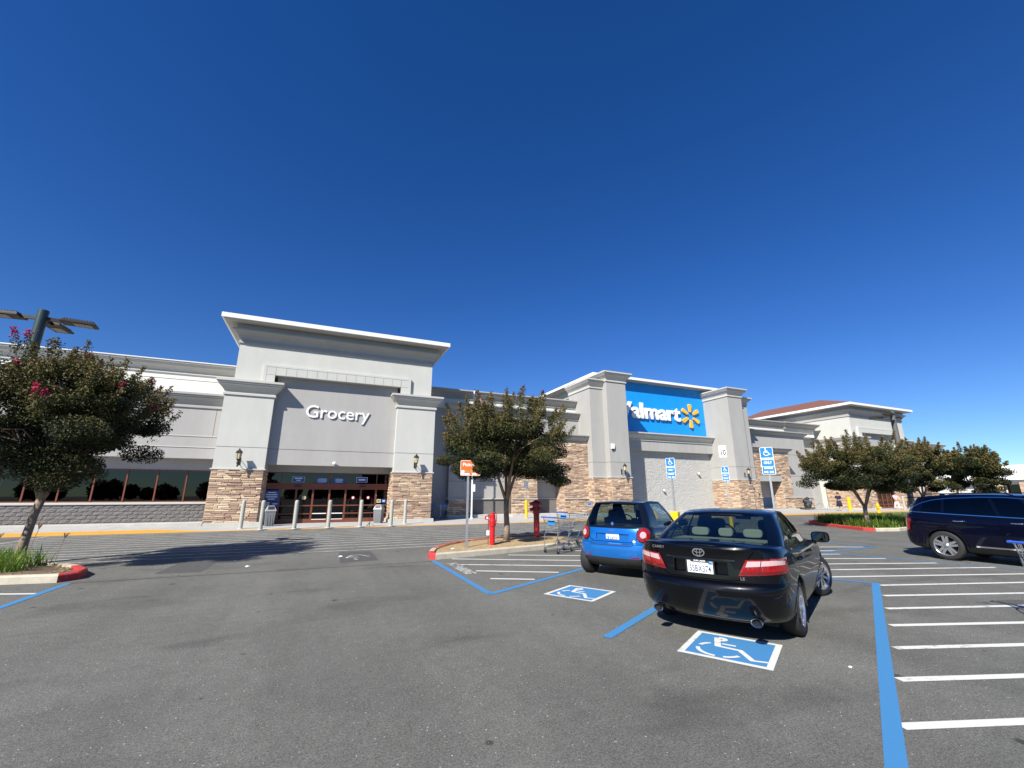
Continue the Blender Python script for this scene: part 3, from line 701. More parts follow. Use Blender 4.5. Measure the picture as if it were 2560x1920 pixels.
sp = P('stone_panel', MB().box(8.7, 10.5, y1-.1, y1+.05, .24, 1.32), M['mortar']); stones(sp, (8.66, y1-.1, .24), (1, 0, 0), 1.86, 1.08)
def stone_block(x0, x1, ys, yb, a0, a1, zt=5.85):
    b = P('stone_pier', MB().box(x0, a0, ys, yb, 0, zt).box(a1, x1, ys, yb, 0, zt).box(a0, a1, ys, yb, 3.5, zt), M['mortar'])
    stones(b, (x0, ys, .28), (1, 0, 0), x1-x0, zt-.28, hole=(a0-x0, a1-x0, 0, 3.56-.28))
    stones(b, (a0, ys, .28), (0, 1, 0), yb-ys, 2.7); stones(b, (a1, yb, .28), (0, -1, 0), yb-ys, 2.7)
    P('lintel', MB().box(a0-.02, a1+.02, ys-.06, yb, 2.98, 3.56), M['stucco_pale'])
    P('ledge', MB().box(x0, a0, ys-.13, ys, 1.32, 1.38).box(a1, x1, ys-.13, ys, 1.32, 1.38), M['cornice_light'])
    P('plinth', MB().box(x0-.1, x1, ys-.45, ys+.3, 0, .28), M['concrete'], bevel=.02)
stone_block(13.2, 20.07, 30.35, y1, 15.35, 17.75)
P('lower_cornice', moulding([(13.2, y1), (13.2, 30.35), (20.07, 30.35)], 5.80, cprof(.62, .46)), M['cornice'])

# --- tower with the blue sign wall
def pier_pair(xo, xm, xi, side):
    for x0, x1, yf, zt, nm in ((min(xo, xm), max(xo, xm), 29.6, 10.5, 'outer'), (min(xm, xi), max(xm, xi), 29.0, 11.05, 'inner')):
        p = P('tower_pier', MB().box(x0, x1, yf, 33, 4.235, zt).box(x0+.01, x1-.01, yf+.012, 33, 4.19, 4.25, 1).box(x0, x1, yf, 33, 3.06, 4.205), [M['stucco_pale'], M['groove']])
        P('pier_ledge', MB().box(x0-(.09 if side*(x0-xm) > -1e-3 or True else 0), x1+.09, yf-.10, 32, 2.985, 3.058 if nm == 'outer' else 3.06), M['cornice_light'])
        c = P('stone_backing', MB().box(x0+.002, x1-.002, yf+.001, 32.5, 0, 2.98), M['mortar'], p)
        stones(p, (x0, yf, .25), (1, 0, 0), x1-x0, 2.73, ends=True)
    x0, x1 = (xo, xm)
    if side < 0:
        P('pier_cornice', moulding([(xo, 33), (xo, 29.6), (xm, 29.6)], 10.42, cprof(.74, .42)), M['cornice_light'])
        P('pier_cornice', moulding([(xm, 33), (xm, 29.0), (xi, 29.0), (xi, 32)], 10.98, cprof(.82, .45)), M['cornice_light'])
        stones(store, (xo, 30.35, .25), (0, -1, 0), .75, 2.73); stones(store, (xm, 29.6, .25), (0, -1, 0), .6, 2.73)
    else:
        P('pier_cornice', moulding([(xm, 29.6), (xo, 29.6), (xo, 33)], 10.42, cprof(.74, .42)), M['cornice_light'])
        P('pier_cornice', moulding([(xi, 32), (xi, 29.0), (xm, 29.0), (xm, 33)], 10.98, cprof(.82, .45)), M['cornice_light'])
        stones(store, (xi, 31.9, .25), (0, -1, 0), 2.9, 2.73)
    P('plinth', MB().box(min(xo, xi)-.1, max(xo, xi)+.1, 28.75, 31, 0, .25), M['concrete'], bevel=.02)
pier_pair(20.07, 21.35, 23.35, -1); pier_pair(38.9, 37.5, 35.6, 1)
P('vent_grille', MB().box(21.95, 22.55, 28.88, 28.95, 1.05, 1.28), M['black_metal'])
P('tower_body', MB().box(22.6, 36.3, 32.3, 42, 5, 12.14), M['stucco_pale'])
P('tower_soffit', MB().box(21.8, 37.1, 31.36, 42, 12.14, 12.20), M['cornice'])
P('tower_fascia', MB().box(21.7, 37.2, 31.3, 42.05, 12.20, 12.44), M['fascia'])
P('tower_cornice', moulding([(22.6, 42), (22.6, 33)], 10.45, cprof(.72, .5)), M['cornice_light'])
P('sign_backing', MB().box(23.3, 35.65, 32.03, 32.3, 5.5, 12.14), M['groove'])
for i in range(10):
    for z0, z1 in ((7.15, 8.62), (8.64, 12.14)):
        P('sign_wall_panel', MB().box(23.35+i*1.225+.003, 23.35+(i+1)*1.225-.003, 31.99, 32.03, z0, z1), M['sign_blue'])
P('canopy_cornice', moulding([(23.35, 31.45), (35.6, 31.45)], 6.50, cprof(.70, .48)), M['cornice_light'])
P('canopy_beam', MB().box(23.35, 35.6, 31.45, 32.1, 5.58, 7.0), M['stucco_pale'])
for i in range(1, 14): P('beam_joint', MB().box(23.35+i*.875-.004, 23.35+i*.875+.004, 31.447, 31.46, 5.6, 6.5), M['groove'])
nx, nz = 210, 90; mb = MB(); v = []; q = random.Random(5)        # rough painted block infill
rows = 27
hgt = {}
for k in range(nz+1):
    for i in range(nx+1):
        z = .1+5.5*k/nz; r = int(z/.2037); c = int((12.25*i/nx+(r % 2)*.2)/.4)
        b = hgt.setdefault((r, c), q.uniform(0, .03)); edge = (z/.2037) % 1
        v.append((23.35+12.25*i/nx, 31.93-b*.4-q.uniform(0, .032), z))
f = [(k*(nx+1)+i, k*(nx+1)+i+1, (k+1)*(nx+1)+i+1, (k+1)*(nx+1)+i) for k in range(nz) for i in range(nx)]
P('split_block_infill', mb.add(v, f), M['block_white'], kind='stuff')
P('plinth', MB().box(23.4, 35.5, 31.2, 32, 0, .25), M['concrete'])

# --- right wing up to the far pavilion
y2 = 31.9
P('wall', MB().box(38.9, 50.6, y2, 34, 1.38, 3.60).box(38.9, 50.6, y2, 34, 3.64, 5.95).box(38.9, 50.6, y2, 34, 5.99, 8.2).box(38.91, 50.59, y2+.012, 33.5, 3.5, 6.1, 1), [M['stucco_pale'], M['groove']])
P('wall', MB().box(50.6, 54.4, 33.1, 35, 0, 9.3), M['block_white'])
P('upper_wall', MB().box(38.6, 53.4, 32.3, 35, 8.2, 9.4), M['stucco_cream'])
P('parapet_cornice', moulding([(38.6, 32.3), (48, 32.3), (48, 32.05), (53.2, 32.05), (53.2, 33)], 8.97, cprof(.70, .5)), M['cornice'])
P('second_cornice', moulding([(38.9, y2), (50.6, y2), (50.6, 33.1)], 7.88, cprof(.62, .46)), M['cornice'])
stone_block(38.9, 45.4, 30.55, y2, 40.6, 43.9)
P('lower_cornice', moulding([(38.9, 30.55), (45.4, 30.55), (45.4, y2)], 5.80, cprof(.62, .46)), M['cornice'])
lb = P('stone_base', MB().box(45.4, 50.6, y2-.04, 33, 0, 1.32), M['mortar']); stones(lb, (45.4, y2-.04, .28), (1, 0, 0), 5.2, 1.04)
P('ledge', MB().box(45.4, 50.75, y2-.16, y2+.05, 1.32, 1.385), M['cornice_light'])
P('low_panel', MB().box(45.6, 47.4, y2-.12, y2-.02, 2.9, 3.55), M['stucco_grey'])
# --- far wing beyond the pavilion
P('wall', MB().box(65.0, 81, 31.9, 40, 0, 8.0), M['stucco_cream'])
P('parapet_cornice', moulding([(65, 31.9), (81, 31.9), (81, 40)], 7.85, cprof(.7, .5)), M['cornice_light'])
for x in (68, 74):
    p = P('stone_pier', MB().box(x, x+1.6, 31.2, 32, 0, 3), M['mortar']); stones(p, (x, 31.2, .1), (1, 0, 0), 1.6, 2.9)

# --- lettering fixed to the walls
def word_sign(word, size, x0, y, z0, m, depth, bold, root, nm='letter', spacing=1.0, skip=0):
    full = text_mesh(word, size, m, depth, bold); W = max(v.co.x for v in full.vertices)
    for i, ch in enumerate(word):
        me_ = text_mesh(ch, size, m, depth, bold, name=nm)
        xm = max(v.co.x for v in me_.vertices); pre = text_mesh(word[:i+1], size, m, depth, bold); xp = max(v.co.x for v in pre.vertices)
        link(nm, me_, root, ((xp-xm)*spacing, 0, 0))
    return W
gs = thing('wall_sign', 'white raised letters reading Grocery on the grey wall above the left entrance', 'sign', (-1.27, 28.35, 6.20))
word_sign('Grocery', 1.0, 0, 0, 0, M['white_plastic'], .06, .006, gs)
full = text_mesh('Grocery', 1.0, M['white_plastic'], .06, .006); W = max(v.co.x for v in full.vertices); k = (2.47+1.26)/W
gs.scale = (k, 1, k*.99)
ws = thing('wall_sign', 'white raised letters reading Walmart on the blue tower wall, starting behind the pier', 'sign', (23.75, 31.87, 8.72))
word_sign('Walmart', 2.0, 0, 0, 0, M['white_plastic'], .16, .062, ws)
full = text_mesh('Walmart', 2.0, M['white_plastic'], .16, .062); W = max(v.co.x for v in full.vertices)
ws.scale = ((32.2-23.75)/W, 1, 1.03)
lg = thing('wall_emblem', 'yellow six-rayed spark emblem on the blue wall right of the white letters', 'emblem', (33.55, 31.87, 9.32))
for i in range(6):
    a = R(90+60*i); d = Vector((math.cos(a), 0, math.sin(a))); n = Vector((-d.z, 0, d.x)); pts = []
    for t, w in ((.40, .085), (.46, .12), (1.05, .20), (1.16, .19), (1.22, .12)): pts.append((t, w))
    out = [d*t+n*w for t, w in pts]+[d*t-n*w for t, w in reversed(pts)]
    P2 = MB(); k = len(out); P2.add([(p.x, -.08, p.z) for p in out]+[(p.x, .08, p.z) for p in out], [tuple(range(k)), tuple(range(k, 2*k))[::-1]]+[(j, j+k, (j+1) % k+k, (j+1) % k) for j in range(k)])
    obj('ray', P2, M['yellow_acrylic'], lg, bevel=.02)

# ================================================================== far shops at the right edge
shops = thing('strip_shops', 'low cream shopping strip with a white sloped roof beyond the farthest tree', 'shop row', (108, 40, 0))
def Q(name, mb, m, **k): return obj(name, mb, m, shops, **k)
Q('wall', MB().box(0, 10, -26, 12, 0, 4.2), M['stucco_cream'])
Q('roof', MB().add([(-1.6, -26, 4.25), (-1.6, 12, 4.25), (1.2, 12, 6.6), (1.2, -26, 6.6), (12, -26, 6.6), (12, 12, 6.6), (-1.6, -26, 4.05), (-1.6, 12, 4.05), (12, 12, 4.05), (12, -26, 4.05)],
    [(0, 3, 2, 1), (3, 4, 5, 2), (0, 1, 7, 6), (1, 2, 5, 8, 7), (0, 6, 9, 4, 3)]), M['fascia'])
Q('roof_band', MB().add([(-1.62, -7.2, 4.30), (-1.62, -8.1, 4.30), (1.19, -8.1, 6.66), (1.19, -7.2, 6.66)], [(0, 1, 2, 3)]), M['orange'] if False else M['kerb'])
Q('beam', MB().box(-1.2, 0, -26, 12, 3.7, 4.05), M['stucco_white'])
for ya, yb in ((-3.6, -.9), (-6.8, -5.7+.9), (-12.0, -7.9), (2.6, 4.5), (6, 8)):
    w = Q('shop_window', MB().box(-.05, .05, ya, yb, .6, 3.3), M['brown_metal']); obj('pane', MB().box(-.08, -.052, ya+.08, yb-.08, .68, 3.22), M['dark_glass'], w)
for y in (1.4, -4.75, -7.7, -13.6):
    p = Q('stone_pier', MB().box(-1.2, -.5, y, y+1.0, 0, 3.7), M['mortar'])
    mbs = MB(); stones(p, (-1.2, y+1.0, 0), (0, -1, 0), 1.0, 3.7)
Q('arch_panel', MB().box(-.2, -.06, -.6, 1.2, 0, 3.4), M['stucco_white'])
# ================================================================== TREES AND PLANTS
def fast_mesh(name, V, F, mat_, tone, smooth=False):
    """V (n,3) array, F (m,4) quads, tone per face"""
    me = bpy.data.meshes.new(name); n, m_ = len(V), len(F)
    me.vertices.add(n); me.vertices.foreach_set('co', V.astype(np.float32).ravel())
    me.loops.add(m_*4); me.loops.foreach_set('vertex_index', F.astype(np.int32).ravel())
    me.polygons.add(m_); me.polygons.foreach_set('loop_start', np.arange(0, m_*4, 4, dtype=np.int32)); me.polygons.foreach_set('loop_total', np.full(m_, 4, dtype=np.int32))
    me.materials.append(mat_); me.update(calc_edges=True)
    me.attributes.new('tone', 'FLOAT', 'FACE').data.foreach_set('value', tone.astype(np.float32))
    return me
def leaves(rs, P_, size, tone):
    n = len(P_); a = rs.normal(size=(n, 3)); a /= np.linalg.norm(a, axis=1)[:, None]
    b = rs.normal(size=(n, 3)); b -= a*(a*b).sum(1)[:, None]; b /= np.linalg.norm(b, axis=1)[:, None]
    s = size*rs.uniform(.6, 1.25, n)[:, None]
    V = np.stack([P_-a*s, P_+b*s*.5, P_+a*s, P_-b*s*.5], 1).reshape(-1, 3)
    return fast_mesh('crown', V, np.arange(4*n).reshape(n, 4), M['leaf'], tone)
def crown_mesh(seed, RX, zc, RZ, n, leaf, pink=0, shoots=60, extra=()):
    """clumped crown: leaf clumps over a flattened dome, upright new shoots, reddish tips, clump tops painted paler as if sunlit"""
    rs = np.random.RandomState(seed); pts = []; tn = []
    K = 105; cl = []
    for i in range(K):
        while True:
            d = rs.normal(size=3); d /= np.linalg.norm(d)
            if d[2] > -.88: break
        rr = rs.uniform(.30, 1.0)**.45*rs.choice([.80, .92, 1.04])
        lump = 1+.15*math.sin(3*math.atan2(d[1], d[0])+seed)+.12*math.sin(5*math.atan2(d[1], d[0])+2*seed)+.10*math.sin(6*d[2]+seed)+rs.uniform(-.14, .12)
        c = np.array([d[0]*RX*rr*lump, d[1]*RX*rr*lump, zc+d[2]*RZ*rr*(.95 if d[2] < 0 else 1)])
        cl.append((c, d, rs.uniform(.26, .56)))
    per = int(n*.8/K)
    for e_ in extra: cl.append((np.array(e_[:3]), np.array([0, 0, 0.]), e_[3]))
    for c, d, r in cl:
        q = rs.normal(size=(per, 3)); q /= np.linalg.norm(q, axis=1)[:, None]
        q *= (rs.uniform(0, 1, per)**.4)[:, None]*r*np.array([1.25, 1.25, .62])
        pts.append(c+q)
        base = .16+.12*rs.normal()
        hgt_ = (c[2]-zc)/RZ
        tn.append(np.clip(base+.42*np.maximum(0, q[:, 2]/(r*.6))+.22*max(0, hgt_)+rs.normal(size=per)*.10, 0, .93))  # paler towards each clump top: sunlight painted into the leaf tone
    for i in range(shoots):
        while True:
            d = rs.normal(size=3); d /= np.linalg.norm(d)
            if d[2] > -.1: break
        L = rs.uniform(.25, .95)*(RX/2); c = np.array([d[0]*RX*.93, d[1]*RX*.93, zc+d[2]*RZ*.93]); e = d*.6+np.array([0, 0, .8]); e /= np.linalg.norm(e)
        m_ = int(n*.2/shoots); t = rs.uniform(0, 1, m_)
        p = c+e*(t*L)[:, None]+rs.normal(size=(m_, 3))*(.10*(1-t*.75))[:, None]
        pts.append(p); tt = np.clip(.35+.45*t+rs.normal(size=m_)*.1, 0, .96)
        if pink and rs.rand() < pink: tt[t > .8] = 1.0
        tn.append(tt)
    return leaves(rs, np.concatenate(pts), leaf, np.concatenate(tn))
def trunk_mb(seed, h, r, RX, zc, lean=0, stems=4):
    q = random.Random(seed); mb = MB()
    mb.tube([(0, 0, 0), (.02, .0, h*.35), (lean*.5, .02, h*.75), (lean, 0, h)], [r*1.25, r, r*.88, r*.95], 10)
    for i in range(stems):
        a = 2*math.pi*i/stems+q.uniform(-.4, .4); d = Vector((math.cos(a), math.sin(a), 0)); L = RX*.55
        p0 = Vector((lean, 0, h-.08)); p1 = p0+d*L*.25+Vector((0, 0, (zc-h)*.45)); p2 = p0+d*L*.6+Vector((0, 0, (zc-h)*.9)); p3 = p0+d*L+Vector((0, 0, (zc-h)*1.5))
        mb.tube([p0, p1, p2, p3], [r*.62, r*.5, r*.34, r*.12], 7)
        for k in range(3):
            a2 = a+q.uniform(-.9, .9); e = p2+Vector((math.cos(a2), math.sin(a2), q.uniform(-.1, .7)))*RX*.42
            mb.tube([p1.lerp(p2, q.uniform(.3, .9)), e.lerp(p2, .4)+Vector((0, 0, .05)), e], [r*.26, r*.18, r*.06], 5)
    return mb
def tree(x, y, z, seed, RX, RZ, zc, h, r, label, n=70000, leaf=.038, pink=0, lean=0, rz=0, sh=60, extra=()):
    t = thing('crape_myrtle_tree', label, 'tree', (x, y, z), rz, 'round crape myrtle trees in the parking islands')
    obj('trunk', trunk_mb(seed, h, r, RX, zc, lean), M['bark'], t, smooth=True)
    link('crown', crown_mesh(seed, RX, zc, RZ, n, leaf, pink, sh, extra), t)
    return t
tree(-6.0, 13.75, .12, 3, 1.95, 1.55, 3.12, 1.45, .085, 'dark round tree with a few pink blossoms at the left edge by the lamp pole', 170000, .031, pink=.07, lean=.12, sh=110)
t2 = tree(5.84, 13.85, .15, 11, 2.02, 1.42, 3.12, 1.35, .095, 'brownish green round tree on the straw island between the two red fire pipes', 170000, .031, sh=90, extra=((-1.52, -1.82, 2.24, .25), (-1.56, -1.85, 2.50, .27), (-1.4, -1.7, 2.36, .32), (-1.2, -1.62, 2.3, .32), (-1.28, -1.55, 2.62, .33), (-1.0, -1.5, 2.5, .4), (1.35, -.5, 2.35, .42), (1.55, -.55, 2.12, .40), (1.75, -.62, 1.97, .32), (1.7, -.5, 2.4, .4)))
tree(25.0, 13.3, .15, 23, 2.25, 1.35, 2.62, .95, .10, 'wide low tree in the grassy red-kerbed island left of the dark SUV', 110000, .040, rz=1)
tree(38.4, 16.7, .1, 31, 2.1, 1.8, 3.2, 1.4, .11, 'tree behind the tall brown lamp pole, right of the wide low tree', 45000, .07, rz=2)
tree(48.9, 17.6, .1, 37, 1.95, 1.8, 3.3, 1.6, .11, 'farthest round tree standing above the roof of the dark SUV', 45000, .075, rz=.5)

def blades(cx0, pts, n, L, w, seed, up=.9):
    rs = np.random.RandomState(seed); idx = rs.randint(0, len(pts), n); P0 = np.array(pts)[idx]+np.concatenate([rs.normal(size=(n, 2))*.10, np.zeros((n, 1))], 1)
    a = rs.uniform(0, 2*np.pi, n); out = np.stack([np.cos(a), np.sin(a), np.zeros(n)], 1); side = np.stack([-np.sin(a), np.cos(a), np.zeros(n)], 1)
    l = L*rs.uniform(.55, 1.15, n)[:, None]; k = rs.uniform(.25, .85, n)[:, None]
    Z = np.array([0, 0, 1.]); segs_ = []
    for t in (0, .33, .66, 1.0): segs_.append((P0+out*l*k*t**1.6+Z*l*up*(t-.48*k*t*t*1.25), w*(1-t*.85)))
    V = []; 
    for c, ww in segs_: V.append(c-side*ww); V.append(c+side*ww)
    V = np.stack(V, 1).reshape(-1, 3); b = (np.arange(n)*8)[:, None]
    F = np.concatenate([b+np.array([[0, 1, 3, 2]]), b+np.array([[2, 3, 5, 4]]), b+np.array([[4, 5, 7, 6]])], 0)
    tone = np.tile(np.clip(rs.normal(.45, .25, n), 0, 1), 3)
    return fast_mesh('blades', V, F, M['blade'], tone)
def inside(poly, x, y):
    c = False; n = len(poly)
    for i in range(n):
        (x0, y0), (x1, y1_) = poly[i-1], poly[i]
        if (y0 > y) != (y1_ > y) and x < (x1-x0)*(y-y0)/(y1_-y0)+x0: c = not c
    return c
def tufts(poly, step, margin=.3, xmin=-1e9, xmax=1e9):
    xs = [p[0] for p in poly]; ys = [p[1] for p in poly]; c = (sum(xs)/len(xs), sum(ys)/len(ys)); out = []
    x = min(xs)
    while x < max(xs):
        y = min(ys)
        while y < max(ys):
            px, py = x+rnd.uniform(-.2, .2), y+rnd.uniform(-.2, .2)
            d = math.hypot(px-c[0], py-c[1])+1e-6; ex, ey = px+(px-c[0])/d*margin, py+(py-c[1])/d*margin
            if inside(poly, px, py) and inside(poly, ex, ey) and xmin < px < xmax: out.append((px, py, .13))
            y += step
        x += step
    return out
g = link('daylily_clumps', blades(0, tufts(I1, .42, .45, xmax=-5.3), 5200, .62, .012, 5)); g['kind'] = 'stuff'
g = link('daylily_clumps', blades(0, tufts(I3, .40, .30), 15000, .60, .017, 6)); g['kind'] = 'stuff'
mb = MB()                                        # straw and dead grass lying on the bare island
for i in range(2600):
    while True:
        x, y = rnd.uniform(3.1, 12.8), rnd.uniform(12, 15.9)
        if inside(I2, x, y) and inside(I2, x-.2, y-.18) and inside(I2, x+.16, y+.16): break
    a = rnd.uniform(0, 6.28); L = rnd.uniform(.03, .11); z = .15+rnd.uniform(0, .025)
    mb.bar((x, y, z), (x+L*math.cos(a), y+L*math.sin(a), z+rnd.uniform(-.005, .03)), .006, .004)
o = obj('straw_litter', mb, M['straw'], kind='stuff')
mb = MB()
for i in range(420):
    x, y = rnd.uniform(-7.5, -4.6), rnd.uniform(12.2, 14.2)
    if inside(I1, x, y) and inside(I1, x+.22, y-.1): mb.obox((x, y, .135), (rnd.uniform(.01, .03), 0, rnd.uniform(-.006, .006)), (0, rnd.uniform(.01, .025), 0), (0, 0, .004))
obj('fallen_leaves', mb, M['straw'], kind='stuff')
for i, (x, y, h) in enumerate(((-5.55, 13.0, .95), (-6.1, 12.9, .75), (-5.2, 13.3, .7), (-6.6, 13.1, .8))):     # seed stalks
    mb = MB().tube([(0, 0, 0), (.03, .01, h*.6), (.09, .02, h)], .006, 5)
    for k in range(5): mb.tube([(.07, .02, h*.9), (.09+.05*math.cos(k*1.3), .02+.05*math.sin(k*1.3), h+.04)], .008, 4)
    tag(obj('seed_stalk', mb, M['bark'], loc=(x, y, .1)), ('thin dry flower stalk nearest the red kerb tip in the left island', 'thin dry flower stalk left of the tallest, under the left tree', 'shortest dry flower stalk at the right end of the left green clump', 'leftmost dry flower stalk in the left island')[i], 'plant', 'dry flower stalks in the left island')

# ================================================================== LAMP POLES
def area_lamp(x, y, top, r, label, heads, pm):
    t = thing('parking_lot_lamp', label, 'lamp pole', (x, y, 0), 0, 'tall lamp poles of the car park')
    obj('pole', MB().lathe([(r*1.15, .75), (r, 1.2), (r*.92, top), (.0, top+.01)], seg=20), M[pm], t, smooth=False)
    obj('base', MB().lathe([(r*2.4, 0), (r*2.4, .72), (r*2.2, .77), (0, .77)], seg=20), M['concrete'], t)
    for a, L, w, th in heads:
        d = Vector((math.cos(R(a)), math.sin(R(a)), 0)); s = Vector((-d.y, d.x, 0)); Z = Vector((0, 0, 1)); z = top-.22
        obj('arm', MB().obox(d*(r+.13)+Z*z, d*.17, s*.035, Z*.045), M['bronze'], t)
        c = d*(r+.26+L/2)+Z*(z-.01)
        h = obj('lamp_head', MB().obox(c, d*L/2, s*w/2, Z*.028).obox(c+Z*.045-d*L*.04, d*L*.42, s*w*.42, Z*.018), M['bronze'], t, bevel=.008)
        fn = MB()
        for k in range(11): fn.obox(c+Z*.075+d*(-L*.4+k*L*.08), d*.006, s*w*.38, Z*.016)
        obj('cooling_fins', fn, M['bronze'], h)
        obj('lens', MB().obox(c-Z*.033+d*L*.12, d*L*.26, s*w*.30, Z*.006), M['lamp_lens'], h)
    return t
area_lamp(-7.25, 14.75, 6.45, .125, 'dark green pole with flat lamp heads rising above the left tree', [(8, .72, .42, 0), (176, .72, .42, 0), (88, .72, .40, 0)], 'green_pole')
area_lamp(27.35, 12.42, 5.92, .125, 'brown-grey pole with flat lamp heads in front of the far pavilion', [(15, .8, .4, 0), (195, .85, .4, 0), (100, .6, .36, 0)], 'grey_pole')
o = obj('banner', MB().box(-.02, .02, -.10, .08, -.22, .2), M['yellow_enamel'], loc=(27.2, 12.3, 2.85)); tag(o, 'small yellow tag fixed to the brown-grey lamp pole among the leaves', 'tag')

# ================================================================== BOLLARDS, BINS, STANDS
bd = thing('bollard', 'x', 'bollard', (-3.42, 25.9, .02), 0, 'grey bollards before the grocery entrance')
obj('post', MB().lathe([(.095, 0), (.095, 1.29), (.085, 1.34), (.055, 1.375), (0, 1.385)], seg=18), M['bollard'], bd, smooth=False)
obj('collar', MB().lathe([(.125, 0), (.125, .02), (.098, .035)], seg=18), M['concrete'], bd)
bl = ['grey bollard in front of the left stone pier, leftmost and set back', 'grey bollard at the right edge of the left stone pier, before the dark bin',
      'grey bollard before the door with the yellow dot', 'grey bollard standing before the middle post of the entrance', 'grey bollard beside the small black stand, before the red dots',
      'grey bollard at the left edge of the right stone pier', 'grey bollard before the right stone pier, rightmost and set back']
for i, (x, y) in enumerate(((-3.42, 25.9), (-2.44, 24.8), (-.97, 24.8), (.58, 24.8), (2.12, 24.8), (3.70, 24.8), (4.70, 26.3))):
    if i == 0: bd['label'] = bl[0]
    else: dup(bd, (x, y, .02), 0, bl[i])
def bin_(x, y, label, rz):
    t = thing('litter_bin', label, 'litter bin', (x, y, .02), rz, 'grey litter bins by the entrance')
    b = MB(); s0, s1 = .205, .245
    pr = lambda s, z: [(-s, -s, z), (s, -s, z), (s, s, z), (-s, s, z)]
    b.add(pr(s0, 0)+pr(s1, .76), [(0, 1, 5, 4), (1, 2, 6, 5), (2, 3, 7, 6), (3, 0, 4, 7), (0, 3, 2, 1), (4, 5, 6, 7)])
    for k in (-.12, 0, .12): b.box(k-.006, k+.006, -.245, -.2, .05, .7)
    obj('body', b, M['grey_bin'], t, bevel=.03)
    l = MB().add(pr(.27, .76)+pr(.27, .80)+pr(.25, .86)+pr(.16, 1.06), [(0, 1, 5, 4), (1, 2, 6, 5), (2, 3, 7, 6), (3, 0, 4, 7), (4, 5, 9, 8), (5, 6, 10, 9), (6, 7, 11, 10), (7, 4, 8, 11), (8, 9, 13, 12), (9, 10, 14, 13), (10, 11, 15, 14), (11, 8, 12, 15), (12, 13, 14, 15), (0, 3, 2, 1)])
    lo = obj('lid', l, M['bin_lid'], t, bevel=.015)
    th = math.atan2(.09, .2)
    obj('flap', MB().obox((0, -.218, .955), (.15, 0, 0), (0, .012, 0), (0, math.sin(th)*.085, math.cos(th)*.085)), M['black_plastic'], lo)
bin_(-2.33, 27.55, 'grey litter bin standing left of the doors under the blue poster', .15)
bin_(3.42, 27.95, 'grey litter bin standing right of the doors, beside the right stone pier', -.5)
t = thing('sign_stand', 'small black tripod stand on the yellow kerb between two bollards', 'stand', (2.62, 25.0, .03))
obj('pole', MB().tube([(0, 0, 0), (0, 0, .62)], .014, 8), M['black_metal'], t)
for a in (0, 120, 240): obj('leg', MB().tube([(0, 0, .2), (.27*math.cos(R(a)), .27*math.sin(R(a)), .01)], .01, 6), M['black_metal'], t)
# wall lanterns
def lantern(x, y, z, label):
    t = thing('wall_lantern', label, 'wall lantern', (x, y, z), 0, 'bronze wall lanterns on the store piers')
    # built from the wall at y=0 outwards to -y
    obj('wall_plate', MB().box(-.06, .06, -.02, 0, -.30, .12), M['bronze'], t, bevel=.008)
    obj('bracket', MB().tube([(0, -.02, -.24), (.0, -.18, -.30), (0, -.36, -.20), (0, -.46, -.02)], .018, 7).tube([(0, -.02, .05), (0, -.25, -.02), (0, -.42, -.10)], .014, 6), M['bronze'], t)
    obj('finial', MB().lathe([(.02, -.42), (.055, -.38), (.035, -.30), (.07, -.2), (.05, -.1), (.09, -.02), (.115, .0)], (0, -.46, 0), 8), M['bronze'], t)
    obj('lantern_glass', MB().lathe([(.095, .0), (.135, .34)], (0, -.46, 0), 6), M['lantern_glass'], t)
    fm = MB()
    for k in range(6):
        a = 2*math.pi*k/6; fm.tube([(.1*math.cos(a), -.46+.1*math.sin(a), 0), (.142*math.cos(a), -.46+.142*math.sin(a), .34)], .009, 4)
    obj('frame', fm, M['bronze'], t)
    obj('roof', MB().lathe([(.17, .33), (.175, .36), (.10, .46), (.04, .50), (.03, .55), (0, .60)], (0, -.46, 0), 6), M['bronze'], t)
lantern(-4.22, 28.0, 3.55, 'bronze lantern on the left white pier beside the grocery doors')
lantern(5.42, 28.0, 3.60, 'bronze lantern on the right white pier beside the grocery doors')
lantern(22.4, 29.0, 3.55, 'bronze lantern low on the left pier of the blue-walled tower')
lantern(36.6, 29.0, 3.55, 'bronze lantern low on the right pier of the blue-walled tower')
# cameras
def seccam(x, y, z, label, s=1, pm='white_plastic'):
    t = thing('security_camera', label, 'camera', (x, y, z), 0)
    obj('mount', MB().box(-.03*s, .03*s, -.10*s, 0, -.05*s, .03*s), M['black_plastic'], t)
    obj('housing', MB().lathe([(0, .12*s), (.09*s, .10*s), (.11*s, .0), (.08*s, -.05*s), (0, -.07*s)], (0, -.18*s, 0), 14), M[pm], t, smooth=True)
seccam(.66, 28.4, 3.46, 'small white dome camera above the middle of the grocery doors')
seccam(33.7, 31.9, 3.6, 'small white camera high on the white block wall', 1.1)
seccam(29.2, 31.9, 2.0, 'small camera on the block wall behind the blue car', 1.0)
t = thing('alarm_box', 'white box fixed on the left tower pier above the lantern', 'alarm box', (21.62, 29.0, 5.45))
obj('case', MB().box(-.15, .15, -.16, 0, -.17, .24), M['white_plastic'], t, bevel=.03); obj('bracket', MB().box(-.04, .04, -.1, 0, -.32, -.17), M['black_plastic'], t)

